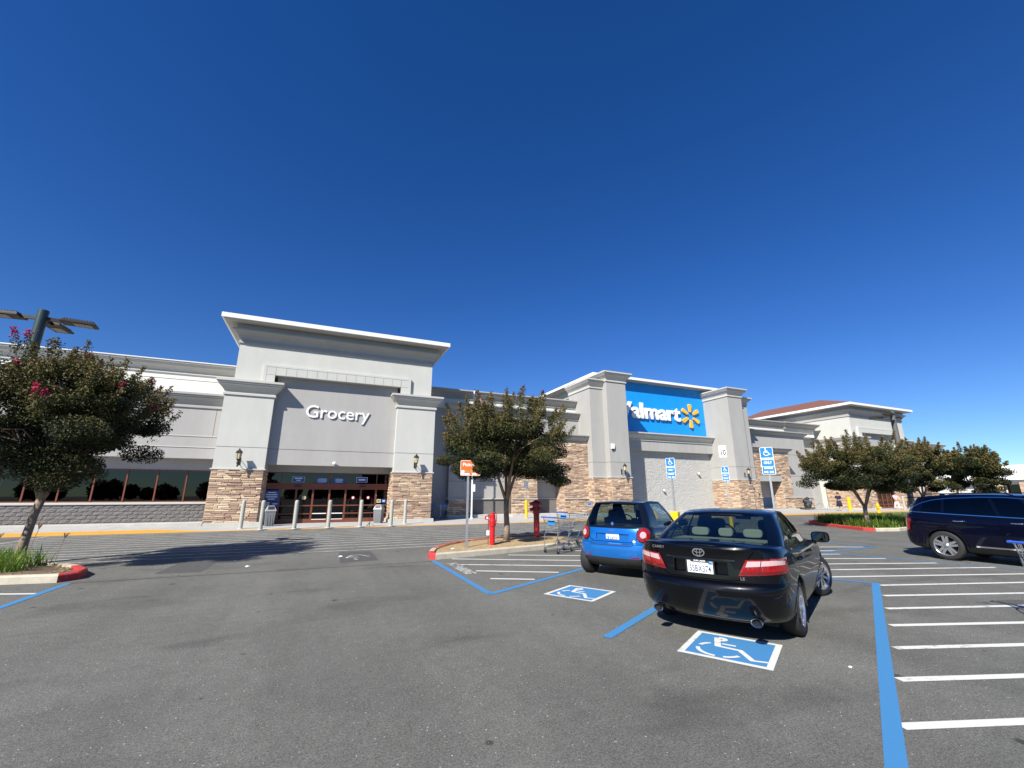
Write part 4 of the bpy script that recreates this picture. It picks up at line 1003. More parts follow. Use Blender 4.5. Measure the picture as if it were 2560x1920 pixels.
# ================================================================== FLAG
t = thing('flagpole', 'slim white flagpole standing on the sidewalk behind the middle tree', 'flagpole', (9.92, 29.8, .02))
obj('pole', MB().lathe([(.11, 0), (.11, .06), (.06, .1), (.045, 9.2), (0, 9.22)], seg=12), M['white_plastic'], t); obj('finial', MB().lathe([(0, 9.2), (.06, 9.26), (0, 9.34)], seg=10), M['bronze'], t)
obj('cleat_box', MB().box(.06, .2, -.08, .02, 1.85, 2.35), M['white_plastic'], t)
t = thing('flag', 'limp American flag hanging at the top of the white flagpole', 'flag', (9.97, 29.8, 9.0))
for k in range(9):
    mb = MB(); zz = 0
    xa, xb = k*.055, (k+1)*.055; ya, yb = -.05*math.sin(k*1.5), -.05*math.sin((k+1)*1.5)
    for j in range(13):
        z0, z1 = -1.15*j/13-k*.035, -1.15*(j+1)/13-k*.035
        mi = 2 if (j < 7 and k < 6) else (0 if j % 2 == 0 else 1)
        mb.add([(xa, ya, z0), (xb, yb, z0-.035), (xb, yb, z1-.035), (xa, ya, z1)], [(0, 1, 2, 3)], mi)
    obj('flag_fold', mb, [M['flag_red'], M['white_cloth'], M['flag_blue']], t)
st = MB()
for j in range(4):
    for k in range(4): st.box(.03+k*.08, .055+k*.08, -.075, -.07, -.12-j*.13-k*.05, -.09-j*.13-k*.05)
obj('stars', st, M['white_cloth'], t)

# ================================================================== SIGNS
def rounded(w, h, r, n=4):
    p = []
    for cx_, cz, a0 in ((w/2-r, h/2-r, 0), (-w/2+r, h/2-r, 90), (-w/2+r, -h/2+r, 180), (w/2-r, -h/2+r, 270)):
        for i in range(n+1): a = R(a0+90*i/n); p.append((cx_+r*math.cos(a), cz+r*math.sin(a)))
    return p
def plate(w, h, r, y0, y1):
    p = rounded(w, h, r); n = len(p)
    return MB().add([(x, y0, z) for x, z in p]+[(x, y1, z) for x, z in p], [tuple(range(n)), tuple(range(n, 2*n))[::-1]]+[(i, i+n, (i+1) % n+n, (i+1) % n) for i in range(n)])
def wheelchair(s, y, parent, m):
    mb = MB()
    def st_(a, b, w):
        a, b = Vector(a), Vector(b); d = (b-a).normalized(); n = Vector((-d.y, d.x))*w/2
        mb.add([(q.x*s, y, q.y*s) for q in (a-n, b-n, b+n, a+n)], [(0, 1, 2, 3)])
    k = 10
    mb.add([(s*(-.07+.085*math.cos(2*math.pi*i/k)), y, s*(.40+.085*math.sin(2*math.pi*i/k))) for i in range(k)], [tuple(range(k))])
    st_((-.07, .36), (-.05, -.02), .11); st_((-.06, .16), (.16, .13), .07); st_((-.08, .0), (.20, -.02), .09); st_((.17, 0), (.31, -.30), .09); st_((.28, -.29), (.44, -.23), .07)
    for i in range(12):
        t0, t1 = R(115+235*i/12), R(115+235*(i+1)/12)
        mb.add([(s*(-.02+r_*math.cos(t)), y, s*(-.12+r_*math.sin(t))) for r_, t in ((.24, t0), (.24, t1), (.31, t1), (.31, t0))], [(0, 1, 2, 3)])
    return obj('wheelchair_symbol', mb, m, parent)
def post(parent, z0, z1, u=.03):
    mb = MB().box(-u, u, .018, .026, z0, z1).box(-u, -u+.006, .018, .045, z0, z1).box(u-.006, u, .018, .045, z0, z1)
    p = obj('post', mb, M['steel'], parent); hm = MB(); n = int((z1-z0)/.05)
    for i in range(n): hm.box(-.005, .005, .0165, .0175, z0+.02+i*.05, z0+.03+i*.05)
    obj('post_holes', hm, M['black_metal'], p)
def ada_face(t, zc, w=.34, h=.80):
    f = obj('sign_plate', plate(w, h, .035, -.004, 0), M['white_plastic'], t, loc=(0, 0, zc))
    b1 = h*.685; c1 = h/2-.012-b1/2
    obj('blue_field', plate(w-.025, b1, .025, -.006, -.004), M['sign_film_blue'], f, loc=(0, 0, c1))
    h2 = h-b1-.036; c2 = -h/2+.012+h2/2
    obj('blue_field', plate(w-.025, h2, .025, -.006, -.004), M['sign_film_blue'], f, loc=(0, 0, c2))
    wh = wheelchair(w*.72, -.008, f, M['print_white']); wh.location = (0, 0, h/2-.025-w*.36)
    for s_, sz, z, sx in (('PARKING', .105, h*.02+.005, .70), ('ONLY', .105, -h*.115, .72), ('MINIMUM', .072, -h*.30, .72), ('FINE  $250', .075, -h*.44, .72)):
        put_text(s_, sz*h/.8, M['print_white'], f, (0, -.0075, z), align='CENTER', depth=.001, bold=.003, sx=sx)
SA = R(-62)        # signs face the angled stalls
def ada_sign(x, y, top, label, base, rz=SA, z0=0):
    t = thing('accessible_parking_sign', label, 'parking sign', (x, y, z0), rz, 'blue accessible parking signs')
    ada_face(t, top-.40); post(t, .1 if base else 0, top-.05)
    if base == 'square': obj('bollard_base', MB().box(-.14, .14, -.10, .18, 0, 1.05), M['yellow_enamel'], t, bevel=.02)
    if base == 'round': obj('bollard_base', MB().lathe([(.09, 0), (.09, .98), (.06, 1.02), (0, 1.03)], (0, .04, 0), 16), M['yellow_enamel'], t)
    return t
ada_sign(12.35, 12.97, 3.05, 'blue accessible parking sign on a square yellow post behind the small blue car', 'square')
ada_sign(12.15, 8.80, 3.05, 'largest blue accessible parking sign, right of the black sedan roof', None, rz=R(-56))
t = ada_sign(19.75, 16.8, 3.12, 'small blue accessible parking sign under a white sign reading ROW 10', 'round', rz=R(-50))
post(t, 3.0, 4.2)
t = thing('row_sign', 'white sign with black letters ROW 10 above a blue sign', 'row sign', (19.75, 16.8, 3.93), R(-50))
obj('sign_plate', plate(.36, .64, .03, -.006, 0).box(-.19, -.18, .0, .04, -.3, .3), M['white_plastic'], t)
obj('border', plate(.345, .625, .028, -.007, -.006), M['steel'], t); obj('face', plate(.33, .61, .025, -.008, -.007), M['white_plastic'], t)
put_text('ROW', .12, M['plate_ink'], t, (0, -.0095, .16), align='CENTER', depth=.001, bold=.002); put_text('10', .40, M['black_metal'], t, (0, -.0095, -.20), align='CENTER', depth=.001, bold=.012, sx=.72)
t = thing('pickup_sign', 'orange sign reading Pickup half hidden in the leaves on a grey post', 'sign', (4.10, 12.72, .15), R(-14))
f = obj('sign_plate', plate(.60, .46, .035, -.004, 0), M['white_plastic'], t, loc=(.06, 0, 2.31))
obj('orange_field', plate(.575, .435, .03, -.006, -.004), M['orange'], f)
put_text('Pickup', .145, M['print_white'], f, (-.235, -.008, .055), depth=.001, bold=.003)
obj('picture_strip', MB().box(-.27, -.18, -.008, -.006, -.20, -.07).box(-.17, -.02, -.008, -.006, -.205, -.16).box(.05, .2, -.008, -.006, -.205, -.15), M['print_white'], f)
obj('picture_food', MB().box(-.15, -.05, -.008, -.006, -.15, -.08), M['straw'], f); obj('picture_food', MB().box(.0, .06, -.008, -.006, -.14, -.06), M['straw'], f)
post(t, 0, 2.5, .035)
# yellow post and low post by the middle wing
t = thing('yellow_sign_post', 'round yellow bollard with a thin grey sign rod, in front of the stone pier', 'bollard', (13.3, 28.0, .06))
obj('bollard', MB().lathe([(.10, 0), (.10, 1.2), (.06, 1.24), (0, 1.25)], seg=16), M['yellow_enamel'], t); obj('rod', MB().tube([(0, 0, 1.2), (0, 0, 2.5)], .025, 8), M['steel'], t)
obj('sign_back', MB().box(-.16, .16, -.01, .01, 2.05, 2.5), M['steel'], t)
for x, y, z, l in ((49.0, 27.4, .1, 'yellow bollard at the sidewalk behind the wide low tree, near the walking woman'),):
    t = thing('yellow_bollard', l, 'bollard', (x, y, z)); obj('post', MB().lathe([(.16, 0), (.16, 1.25), (.1, 1.32), (0, 1.34)], seg=16), M['yellow_enamel'], t); obj('cap', MB().lathe([(.17, 1.0), (.17, 1.1)], seg=16), M['yellow_paint'], t)
# yellow hydrant
def hydrant(x, y, z, label, m='yellow_enamel', s=1.0):
    t = thing('fire_hydrant', label, 'fire hydrant', (x, y, z), R(30))
    obj('barrel', MB().lathe([(.17*s, 0), (.17*s, .05), (.12*s, .07), (.12*s, .6*s), (.15*s, .63*s), (.15*s, .68*s), (.125*s, .72*s), (.09*s, .84*s), (.03*s, .9*s), (.03*s, .96*s), (0, .96*s)], seg=18), M[m], t, smooth=False)
    for a in (0, 180, 270): 
        d = Vector((math.cos(R(a)), math.sin(R(a)), 0)); obj('outlet', MB().tube([d*.1+Vector((0, 0, .5*s)), d*.22+Vector((0, 0, .5*s)), d*.22+Vector((0, 0, .5*s))+d*.03], [.055, .055, .065], 10), M[m], t)
hydrant(11.9, 13.55, .15, 'yellow fire hydrant behind the small blue car, left of the square yellow post')
hydrant(47.5, 24.2, 0, 'small yellow hydrant at the kerb behind the tree trunk of the red-kerbed island')
# red fire pipes
t = thing('fire_riser', 'bright red fire valve pipe on the straw island, left of the trunk', 'fire pipe', (5.02, 13.02, .15))
RE = M['red_enamel']
obj('pipe', MB().lathe([(.085, 0), (.085, .38), (.092, .39), (.092, .42), (.085, .43), (.085, .78)], seg=18), RE, t)
obj('valve_body', MB().lathe([(.092, .76), (.115, .80), (.12, .98), (.10, 1.10), (.10, 1.24), (.085, 1.27), (.03, 1.30), (.03, 1.33), (0, 1.33)], seg=18), RE, t)
obj('handle_loop', MB().tube([(.02, 0, 1.30), (.07, 0, 1.36), (.13, 0, 1.33), (.15, 0, 1.2), (.14, 0, .92), (.11, 0, .88)], .012, 6), RE, t)
obj('side_arm', MB().tube([(-.09, 0, 1.14), (-.19, 0, 1.14)], .02, 8), RE, t); obj('indicator_box', MB().box(-.26, -.15, -.05, .05, 1.05, 1.20), RE, t, bevel=.01)
obj('window', MB().box(-.235, -.175, -.055, -.05, 1.08, 1.17), M['print_white'], t)
obj('conduit', MB().tube([(-.14, .02, 0), (-.14, .02, 1.05)], .014, 6), M['maroon_enamel'], t); obj('junction_box', MB().box(-.20, -.11, -.03, .03, .42, .62), M['white_plastic'], t, bevel=.008)
obj('outlet', MB().tube([(.08, -.04, .93), (.16, -.08, .93)], [.04, .045], 10), RE, t)
for ch in [c_ for c_ in bpy.data.objects if c_.parent == t]: pass
t.scale = (.92, .92, .735)
t = thing('fire_department_connection', 'dark red fire pipe with twin outlets standing right of the trunk in shade', 'fire pipe', (7.32, 14.55, .15))
RE = M['maroon_enamel']
obj('pipe', MB().lathe([(.115, 0), (.115, 1.1), (.14, 1.13), (.14, 1.22)], seg=18), RE, t)
obj('head', MB().lathe([(.13, 1.2), (.15, 1.3), (.15, 1.62), (.12, 1.70), (.06, 1.74), (0, 1.75)], seg=18), RE, t, smooth=False)
for z in (1.36, 1.62):
    obj('outlet', MB().tube([(-.08, -.03, z), (-.20, -.08, z-.02), (-.27, -.11, z-.04)], [.085, .08, .07], 12), RE, t); obj('cap', MB().tube([(-.26, -.107, z-.035), (-.30, -.12, z-.05)], [.085, .085], 12), RE, t)
    obj('outlet', MB().tube([(.05, -.08, z), (.09, -.20, z-.02)], [.08, .07], 12), RE, t)

t.scale = (.92, .92, .76)
# ================================================================== SHOPPING CARTS
def cart(x, y, z, rz, label, group='shopping carts left around the lot', blue=False):
    """front of the basket towards +x, handle at -x"""
    t = thing('shopping_cart', label, 'shopping cart', (x, y, z), rz, group)
    S = M['cart_blue'] if blue else M['cart_steel']; WB, WF = .29, .22; zb0, zb1 = .58, .70; zt0, zt1 = 1.0, .93
    c = lambda s, f, top: Vector((-.40+f*.88, s*(WB+(WF-WB)*f)*(1 if top else .86), (zt0+(zt1-zt0)*f) if top else (zb0+(zb1-zb0)*f)))
    fr = MB()
    for s in (-1, 1):
        fr.tube([(-.56, s*.27, 1.02), (-.50, s*.27, 1.03), (-.42, s*.28, .98), (-.36, s*.25, .56), (-.42, s*.25, .52), (-.47, s*.24, .17), (-.30, s*.25, .14), (.42, s*.15, .20), (.40, s*.15, .24)], .012, 6)
        fr.tube([(-.30, s*.25, .16), (.0, s*.2, .22), (.30, s*.19, .64)], .011, 6)
    fr.tube([(-.46, -.24, .17), (-.46, .24, .17)], .011, 6).tube([(.42, -.15, .2), (.42, .15, .2)], .011, 6)
    obj('frame', fr, M['cart_steel'] if not blue else S, t)
    bk = MB(); w = .0042
    for s in (-1, 1):
        for f in np.linspace(0, 1, 18): bk.tube([c(s, f, 0), c(s, f, 1)], w*.8, 4, cap=False)
        for k in np.linspace(0, 1, 6): bk.tube([c(s, 0, 0).lerp(c(s, 0, 1), k), c(s, 1, 0).lerp(c(s, 1, 1), k)], w*(1.8 if k in (0, 1) else .9), 4, cap=False)
    for f in (0, 1):
        for k in np.linspace(0, 1, 7): bk.tube([c(-1, f, 0).lerp(c(-1, f, 1), k), c(1, f, 0).lerp(c(1, f, 1), k)], w*(1.8 if k in (0, 1) else .9), 4, cap=False)
        for k in np.linspace(0, 1, 12): bk.tube([c(-1, f, 0).lerp(c(1, f, 0), k), c(-1, f, 1).lerp(c(1, f, 1), k)], w*.8, 4, cap=False)
    for k in np.linspace(0, 1, 13): bk.tube([c(-1, 0, 0).lerp(c(1, 0, 0), k), c(-1, 1, 0).lerp(c(1, 1, 0), k)], w*.8, 4, cap=False)
    for f in np.linspace(0, 1, 8): bk.tube([c(-1, f, 0), c(1, f, 0)], w, 4, cap=False)
    rk = obj('basket', bk, S, t)
    lr = MB()
    for k in np.linspace(-1, 1, 9): lr.tube([(-.30, k*.22, .2), (.38, k*.14, .24)], .004, 4)
    for k in (-.2, .0, .2): lr.tube([(k, -.2, .21), (k, .2, .21)], .004, 4)
    obj('lower_rack', lr, S, t)
    obj('handle', MB().tube([(-.56, -.27, 1.02), (-.56, .27, 1.02)], .019, 8), M['cart_blue'], t)
    obj('child_seat_flap', MB().box(-.41, -.40, -.13, .13, .80, .93), M['cart_flap'], t, bevel=.004)
    for wx, s, hw in ((-.42, -1, .24), (-.42, 1, .24), (.36, -1, .15), (.36, 1, .15)):
        wh_ = obj('wheel', MB().lathe([(0, -.014), (.055, -.014), (.062, -.006), (.062, .006), (.055, .014), (0, .014)], (wx, s*hw, .062), 14, axis='y'), M['rubber'], t)
        obj('caster_fork', MB().box(wx-.02, wx+.02, s*hw-.022, s*hw-.017, .06, .15).box(wx-.02, wx+.02, s*hw+.017, s*hw+.022, .06, .15), M['steel'], wh_)
    return t
c1 = cart(6.82, 11.98, 0, R(22), 'empty steel shopping cart with blue handle standing nearest the small blue car')
c2 = dup(c1, (7.75, 12.78, .1), R(15), 'shopping cart with blue frame touching the small blue car on the island kerb')
c3 = dup(c1, (8.05, 30.2, .02), R(75), 'shopping cart in the shade beside the right stone pier of the grocery entrance')
c5 = dup(c1, (19.2, 29.3, .1), R(80), 'shopping cart against the stone wall seen over the blue car')
c6 = dup(c1, (7.35, 30.9, .02), R(75), 'darker half-hidden shopping cart close behind the right stone pier')
c4 = dup(c1, (9.66, 2.76, 0), R(-12), 'shopping cart at the right edge, its long shadow on the hatched stripes')
b = thing('shopping_bag', 'pale blue bags inside the shopping cart at the right edge', 'bag', (9.71, 2.79, .66))
b1 = MB().lathe([(.02, 0), (.13, .02), (.15, .12), (.12, .22), (.04, .25), (0, .2)], seg=9); obj('bag_body', b1, M['cart_blue'], b, smooth=True)
t = dup(c1, (47.5, 30.7, .1), R(80), 'far cart piled with black bags in front of the stone base')
b = thing('trash_bag', 'heap of black bags on the far cart at the stone base', 'bag', (47.5, 30.6, .35))
mb = MB()
for k, (dx, dy, dz, r_) in enumerate(((0, 0, .1, .36), (.2, -.1, .35, .28), (-.15, .05, .5, .3), (.1, 0, .78, .2))): mb.lathe([(0, -r_), (r_*.7, -r_*.75), (r_, -.1*r_), (r_*.85, .5*r_), (r_*.3, .9*r_), (0, r_)], (dx, dy, dz+.1), 9)
obj('bag_body', mb, M['black_plastic'], b, smooth=True)
t = thing('bike_rack', 'low grey hoop bicycle rack before the bright wall left of the tree', 'bike rack', (50.6, 30.3, .1))
for k in range(3):
    x = -1.6+k*2.0; obj('hoop', MB().tube([(x+.85*math.cos(R(180-18*i)), 0, .62*math.sin(R(18*i))) for i in range(11)], .025, 6), M['steel'], t)
obj('rail', MB().tube([(-2.6, 0, .06), (3.3, 0, .06)], .025, 6), M['steel'], t)
for x, y, a, l in ((.72, 13.55, .3, 'crumpled pale wrapper on the asphalt near the dark patch'), (-1.4, 12.62, 1.1, 'torn pinkish paper scrap on the open lane'), (5.05, 3.1, .4, 'tiny white paper scrap behind the black sedan rear wheel'), (3.65, 12.6, .7, 'white scrap lying in the straw by the red kerb tip')):
    v = [(-.06, -.03, 0), (.05, -.045, .01), (.07, .03, 0), (-.04, .04, .012), (0, 0, .035)]
    if x > 5: v = [(a*.4, b_*.4, c_*.4) for a, b_, c_ in v]
    o = obj('paper_scrap', MB().add(v, [(0, 1, 4), (1, 2, 4), (2, 3, 4), (3, 0, 4)]), M['print_white'], loc=(x, y, .003 if y != 12.6 else .17)); o.rotation_euler = (0, 0, a); tag(o, l, 'litter')
o = thing('traffic_barrel', 'orange plastic barrel cut by the left edge of the picture', 'barrel', (-10.45, 19.3, 0))
obj('body', MB().lathe([(.3, 0), (.3, .05), (.24, .08), (.20, .95), (.08, 1.0), (0, 1.0)], seg=18), M['orange'], o); obj('band', MB().lathe([(.226, .55), (.218, .7)], seg=18), M['print_white'], o)

# ================================================================== PEOPLE (far, in front of the store)
def person(x, y, z, rz, label, top, bottom, long=False, stride=.22):
    t = thing('person', label, 'person', (x, y, z), rz)
    J = [((0, 0, .95), .13), ((0, 0, 1.18), .12), ((0, 0, 1.40), .13), ((0, 0, 1.50), .055), ((.02, 0, 1.60), .095), ((.02, 0, 1.70), .085),
         ((0, .18, 1.42), .055), ((-.03, .24, 1.15), .04), ((.08, .25, .92), .032), ((0, -.18, 1.42), .055), ((.05, -.24, 1.15), .04), ((.16, -.24, .94), .032),
         ((stride*.5, .09, .52), .065), ((stride*.9, .09, .08), .045), ((stride*.9+.14, .09, .03), .035), ((-stride*.4, -.09, .52), .065), ((-stride, -.09, .12), .045), ((-stride+.12, -.09, .04), .035)]
    E_ = [(0, 1), (1, 2), (2, 3), (3, 4), (4, 5), (2, 6), (6, 7), (7, 8), (2, 9), (9, 10), (10, 11), (0, 12), (12, 13), (13, 14), (0, 15), (15, 16), (16, 17)]
    def skin(name, idx, edges, extra, m, parent):
        me = bpy.data.meshes.new(name); me.from_pydata([J[i][0] for i in idx], [(idx.index(a), idx.index(b_)) for a, b_ in edges], [])
        o = link(name, me, parent); o.modifiers.new('s', 'SKIN'); o.modifiers.new('u', 'SUBSURF').levels = 1
        for k, i in enumerate(idx): d = me.skin_vertices[0].data[k]; d.radius = (J[i][1]+extra,)*2; d.use_root = (k == 0)
        me.materials.append(m); return o
    body = skin('body', list(range(18)), E_, 0, M['skin'], t)
    skin('shirt', [0, 1, 2, 6, 7, 9, 10], [(0, 1), (1, 2), (2, 6), (6, 7), (2, 9), (9, 10)], .028, top, body)
    if long: obj('skirt', MB().lathe([(.17, 1.0), (.22, .75), (.27, .42)], seg=12), bottom, body, smooth=True)
    else: skin('trousers', [0, 12, 13, 15, 16], [(0, 12), (12, 13), (0, 15), (15, 16)], .025, bottom, body)
    obj('hair', MB().lathe([(.10, 1.58), (.115, 1.68), (.09, 1.78), (0, 1.81)], (-.01, 0, 0), 10), M['hair'], body, smooth=True)
person(47.7, 27.6, .1, R(185), 'woman in a navy dress walking beside a yellow bollard at the sidewalk', M['navy_cloth'], M['navy_cloth'], True)
person(58.4, 27.9, .1, R(250), 'person in pale pink top near the far doors, left of two', M['pink_cloth'], M['white_cloth'])
person(60.3, 27.6, .1, R(100), 'person in white clothes near the far doors, right of two', M['white_cloth'], M['navy_cloth'])
fb = dup(bd, (56.6, 26.4, .1), 0, 'far grey bollard left of the two people by the far doors', 'grey bollards before the far doors')
dup(bd, (62.5, 26.4, .1), 0, 'far grey bollard right of the two people by the far doors', 'grey bollards before the far doors')

# ================================================================== BEHIND THE VIEWER (seen only in reflections)
wood = MB(); q = random.Random(9)
V = []; T = []
rs = np.random.RandomState(4)
for i in range(90):
    x = -150+i*3.4+q.uniform(-2, 2); y = -115+q.uniform(-12, 12); r_ = q.uniform(1.8, 3.2); n = 420
    d = rs.normal(size=(n, 3)); d /= np.linalg.norm(d, axis=1)[:, None]; V.append(np.array([x, y, r_*1.05])+d*r_*rs.uniform(.6, 1, n)[:, None]); T.append(np.clip(rs.normal(.4, .15, n), 0, .9))
g = link('distant_trees', leaves(rs, np.concatenate(V), .8, np.concatenate(T))); g.data.name = 'distant_trees'; g['kind'] = 'stuff'
# ================================================================== CARS
def lerp_pts(tab, x):
    if x <= tab[0][0]: return tab[0][1]
    for (a, va), (b, vb) in zip(tab, tab[1:]):
        if x <= b:
            t = (x-a)/(b-a); return va+(vb-va)*t
    return tab[-1][1]
def smooth_tab(tab, x, h=.10):
    return (lerp_pts(tab, x-h)+2*lerp_pts(tab, x)+lerp_pts(tab, x+h))/4
def half_curve(xr, xf, w, Lr, Lf, pr, pf, nr=13, nf=13, ns=30):
    """right-hand half plan outline from rear centre to front centre, as (x, |y|)"""
    out = []
    for i in range(nr):
        a = math.pi/2*i/nr; out.append((xr+Lr*(1-math.cos(a)**(2/pr)), w*math.sin(a)**(2/pr)))
    for i in range(ns): out.append((xr+Lr+(xf-Lf-xr-Lr)*i/ns, w))
    for i in range(nf+1):
        a = math.pi/2*(1-i/nf); out.append((xf-Lf+Lf*math.cos(a)**(2/pf) if a > 1e-6 else xf, w*math.sin(a)**(2/pf) if a > 1e-6 else 0))
    return out
class Car:
    def __init__(s, name, label, loc, rz, sp):
        s.sp = sp; s.t = thing(name, label, 'car', loc, rz)
        L = sp['levels']; zb, zt = L[0][0], L[-1][0]; verts = []; n = None
        taper = sp.get('taper', lambda x: 1)
        for (z, xr, xf, w, Lr, Lf) in L:
            hc = half_curve(xr, xf, w, Lr, Lf, sp.get('pr', 2.6), sp.get('pf', 2.3)); n = len(hc)
            ring = [(x, -y*taper(x)) for x, y in hc]+[(x, y*taper(x)) for x, y in reversed(hc[1:-1])]
            for x, y in ring:
                T = smooth_tab(sp['top'], x); fr = (z-zb)/(zt-zb)
                verts.append((x, y, zb+fr*(T-zb)))
        N = 2*n-2; faces = []
        for k in range(len(L)-1):
            for i in range(N): a = k*N+i; b = k*N+(i+1) % N; faces.append((a, b, b+N, a+N))
        faces.append(tuple(range(N))[::-1])
        top0 = (len(L)-1)*N; C_ = 10; cols = []; crown = sp.get('crown', .03)
        for j in range(n):
            r_ = top0+j; l_ = top0+(N-j) % N
            if j in (0, n-1): cols.append([r_]*(C_+1)); continue
            pr_, pl = Vector(verts[r_]), Vector(verts[l_]); c = [r_]
            for i in range(1, C_):
                t = i/C_; p = pr_.lerp(pl, t); u = 2*t-1; p.z += crown*min(1, abs(pl.y-pr_.y))*(1-abs(u)**2.5); verts.append(tuple(p)); c.append(len(verts)-1)
            c.append(l_); cols.append(c)
        for j in range(n-1):
            for i in range(C_):
                q_ = [cols[j][i], cols[j+1][i], cols[j+1][i+1], cols[j][i+1]]; f = []
                for v_ in q_:
                    if v_ not in f: f.append(v_)
                if len(f) > 2: faces.append(tuple(f))
        me = bpy.data.meshes.new('body'); me.from_pydata(verts, [], faces)
        for m in sp['mats']: me.materials.append(m)
        bmm = bmesh.new(); bmm.from_mesh(me); bmesh.ops.recalc_face_normals(bmm, faces=bmm.faces); bmm.to_mesh(me); bmm.free()
        o = bpy.data.objects.new('body', me); C.objects.link(o)
        cut = []
        for (wx, wr) in sp['wheels']:
            for sd in (-1, 1):
                mbx = MB().lathe([(wr, -.17), (wr, .20)], (wx, sd*sp['w'], wr_z(sp)), 40, axis='y')
                cut.append(mbx)
        for rc in sp.get('recess', []):
            (x0, x1, y0, y1, z0, z1, k) = rc
            cut.append(MB().add([(x0, y0, z0), (x0, y1, z0), (x0, y1, z1), (x0, y0, z1), (x1, y0+k, z0+k), (x1, y1-k, z0+k), (x1, y1-k, z1-k*.3), (x1, y0+k, z1-k*.3)], [(0, 3, 2, 1), (4, 5, 6, 7), (0, 1, 5, 4), (1, 2, 6, 5), (2, 3, 7, 6), (3, 0, 4, 7)]))
        cobs = []
        for cmb in cut:
            cm = cmb.mesh('cut', sp['mats'][0]); b2 = bmesh.new(); b2.from_mesh(cm); bmesh.ops.recalc_face_normals(b2, faces=b2.faces); b2.to_mesh(cm); b2.free()
            co = bpy.data.objects.new('cut', cm); C.objects.link(co); cobs.append(co)
            md = o.modifiers.new('b', 'BOOLEAN'); md.operation = 'DIFFERENCE'; md.object = co; md.solver = 'EXACT'
        dg = bpy.context.evaluated_depsgraph_get(); dg.update()
        me2 = bpy.data.meshes.new_from_object(o.evaluated_get(dg)); me2.name = 'body'
        bpy.data.objects.remove(o)
        for co in cobs: bpy.data.objects.remove(co)
        me2.materials.clear()
        for m in sp['mats']: me2.materials.append(m)
        for p in me2.polygons:
            c = p.center; mi = sp['paint'](c); p.use_smooth = True
            for (wx, wr) in sp['wheels']:
                if math.hypot(c.x-wx, c.z-wr_z(sp)) < wr*1.003 and abs(c.y) < sp['w']*1.05 and (abs(p.normal.y) < .5 or abs(c.y) < sp['w']-.1): mi = 1; p.use_smooth = False
            if c.z < zb+.01: mi = 1
            p.material_index = mi
        me2.set_sharp_from_angle(angle=R(38))
        s.body = link('body', me2, s.t)
        bmm = bmesh.new(); bmm.from_mesh(me2); s.bvh = BVHTree.FromBMesh(bmm); bmm.free(); s.bvhs = [s.bvh]
    def hit(s, o, d):
        best = None
        for b in s.bvhs:
            h = b.ray_cast(Vector(o), Vector(d))
            if h[0] is not None and (best is None or h[3] < best[3]): best = h
        return best
    def patch(s, name, uv, m, view, off=.004, n=(8, 5), parent=None, smooth=True, thick=.0):
        """uv(s,t) -> (a, b) seen from 'rear' (y,z), 'right'/'left' (x,z) or 'top' (x,y); laid on the bodywork"""
        V = []; F = []; nu, nv = n
        for j in range(nv+1):
            for i in range(nu+1):
                a, b = uv(i/nu, j/nv)
                if view == 'rear': o_, d_ = (-4, a, b), (1, 0, 0)
                elif view == 'right': o_, d_ = (a, -4, b), (0, 1, 0)
                elif view == 'left': o_, d_ = (a, 4, b), (0, -1, 0)
                else: o_, d_ = (a, b, 4), (0, 0, -1)
                h = s.hit(o_, d_)
                p = h[0]+(h[1] if h[1].dot(Vector(d_)) < 0 else -h[1])*off if h else Vector(o_)+Vector(d_)*3.2
                V.append(tuple(p))
        for j in range(nv):
            for i in range(nu): a = j*(nu+1)+i; F.append((a, a+1, a+nu+2, a+nu+1))
        return obj(name, MB().add(V, F), m, parent or s.t, smooth=smooth)
    def quad(s, name, c4, m, view, **k):
        (a, b, c, d) = [Vector(q) for q in c4]
        return s.patch(name, lambda u, v: (a.lerp(b, u)).lerp(d.lerp(c, u), v), m, view, **k)
    def strip(s, name, pts, w, m, view, n=14, **k):
        pts = [Vector(p) for p in pts]
        cum = [0]
        for a, b in zip(pts, pts[1:]): cum.append(cum[-1]+(b-a).length)
        def at(t):
            d = t*cum[-1]
            for i in range(len(pts)-1):
                if d <= cum[i+1]+1e-9: f = (d-cum[i])/(cum[i+1]-cum[i]); return pts[i].lerp(pts[i+1], f), (pts[i+1]-pts[i]).normalized()
            return pts[-1], (pts[-1]-pts[-2]).normalized()
        def uv(u, v):
            p, d = at(u); nn = Vector((-d.y, d.x)); return p+nn*(v-.5)*w
        return s.patch(name, uv, m, view, n=(n, 1), **k)
    def greenhouse(s, bot, top, segs, zb, zt, mg, mp, crown=.03, names=None, bulge=.02, fr=(.06, .93)):
        """glazed upper body between a belt outline and a roof outline"""
        hb = half_curve(*bot); ht = half_curve(*top); n = len(hb); N = 2*n-2
        ringb = [(x, -y) for x, y in hb]+[(x, y) for x, y in reversed(hb[1:-1])]
        ringt = [(x, -y) for x, y in ht]+[(x, y) for x, y in reversed(ht[1:-1])]
        T = [0, fr[0], .3, .55, .78, fr[1], 1.0]; V = []
        for t in T:
            for i in range(N):
                (xb, yb), (xt, yt) = ringb[i], ringt[i]; b_ = bulge*math.sin(math.pi*t)
                sg = 0 if abs(yb) < 1e-6 else math.copysign(1, yb); e = 1 if xb > (bot[0]+bot[1])/2 else -1
                V.append((xb+(xt-xb)*t+(b_*e*1.3 if abs(yb) < bot[2]*.9 else 0), yb+(yt-yb)*t+b_*sg*(1 if abs(yb) > bot[2]*.9 else .3), zb(xb)+(zt(xt)-zb(xb))*t))
        groups = {}
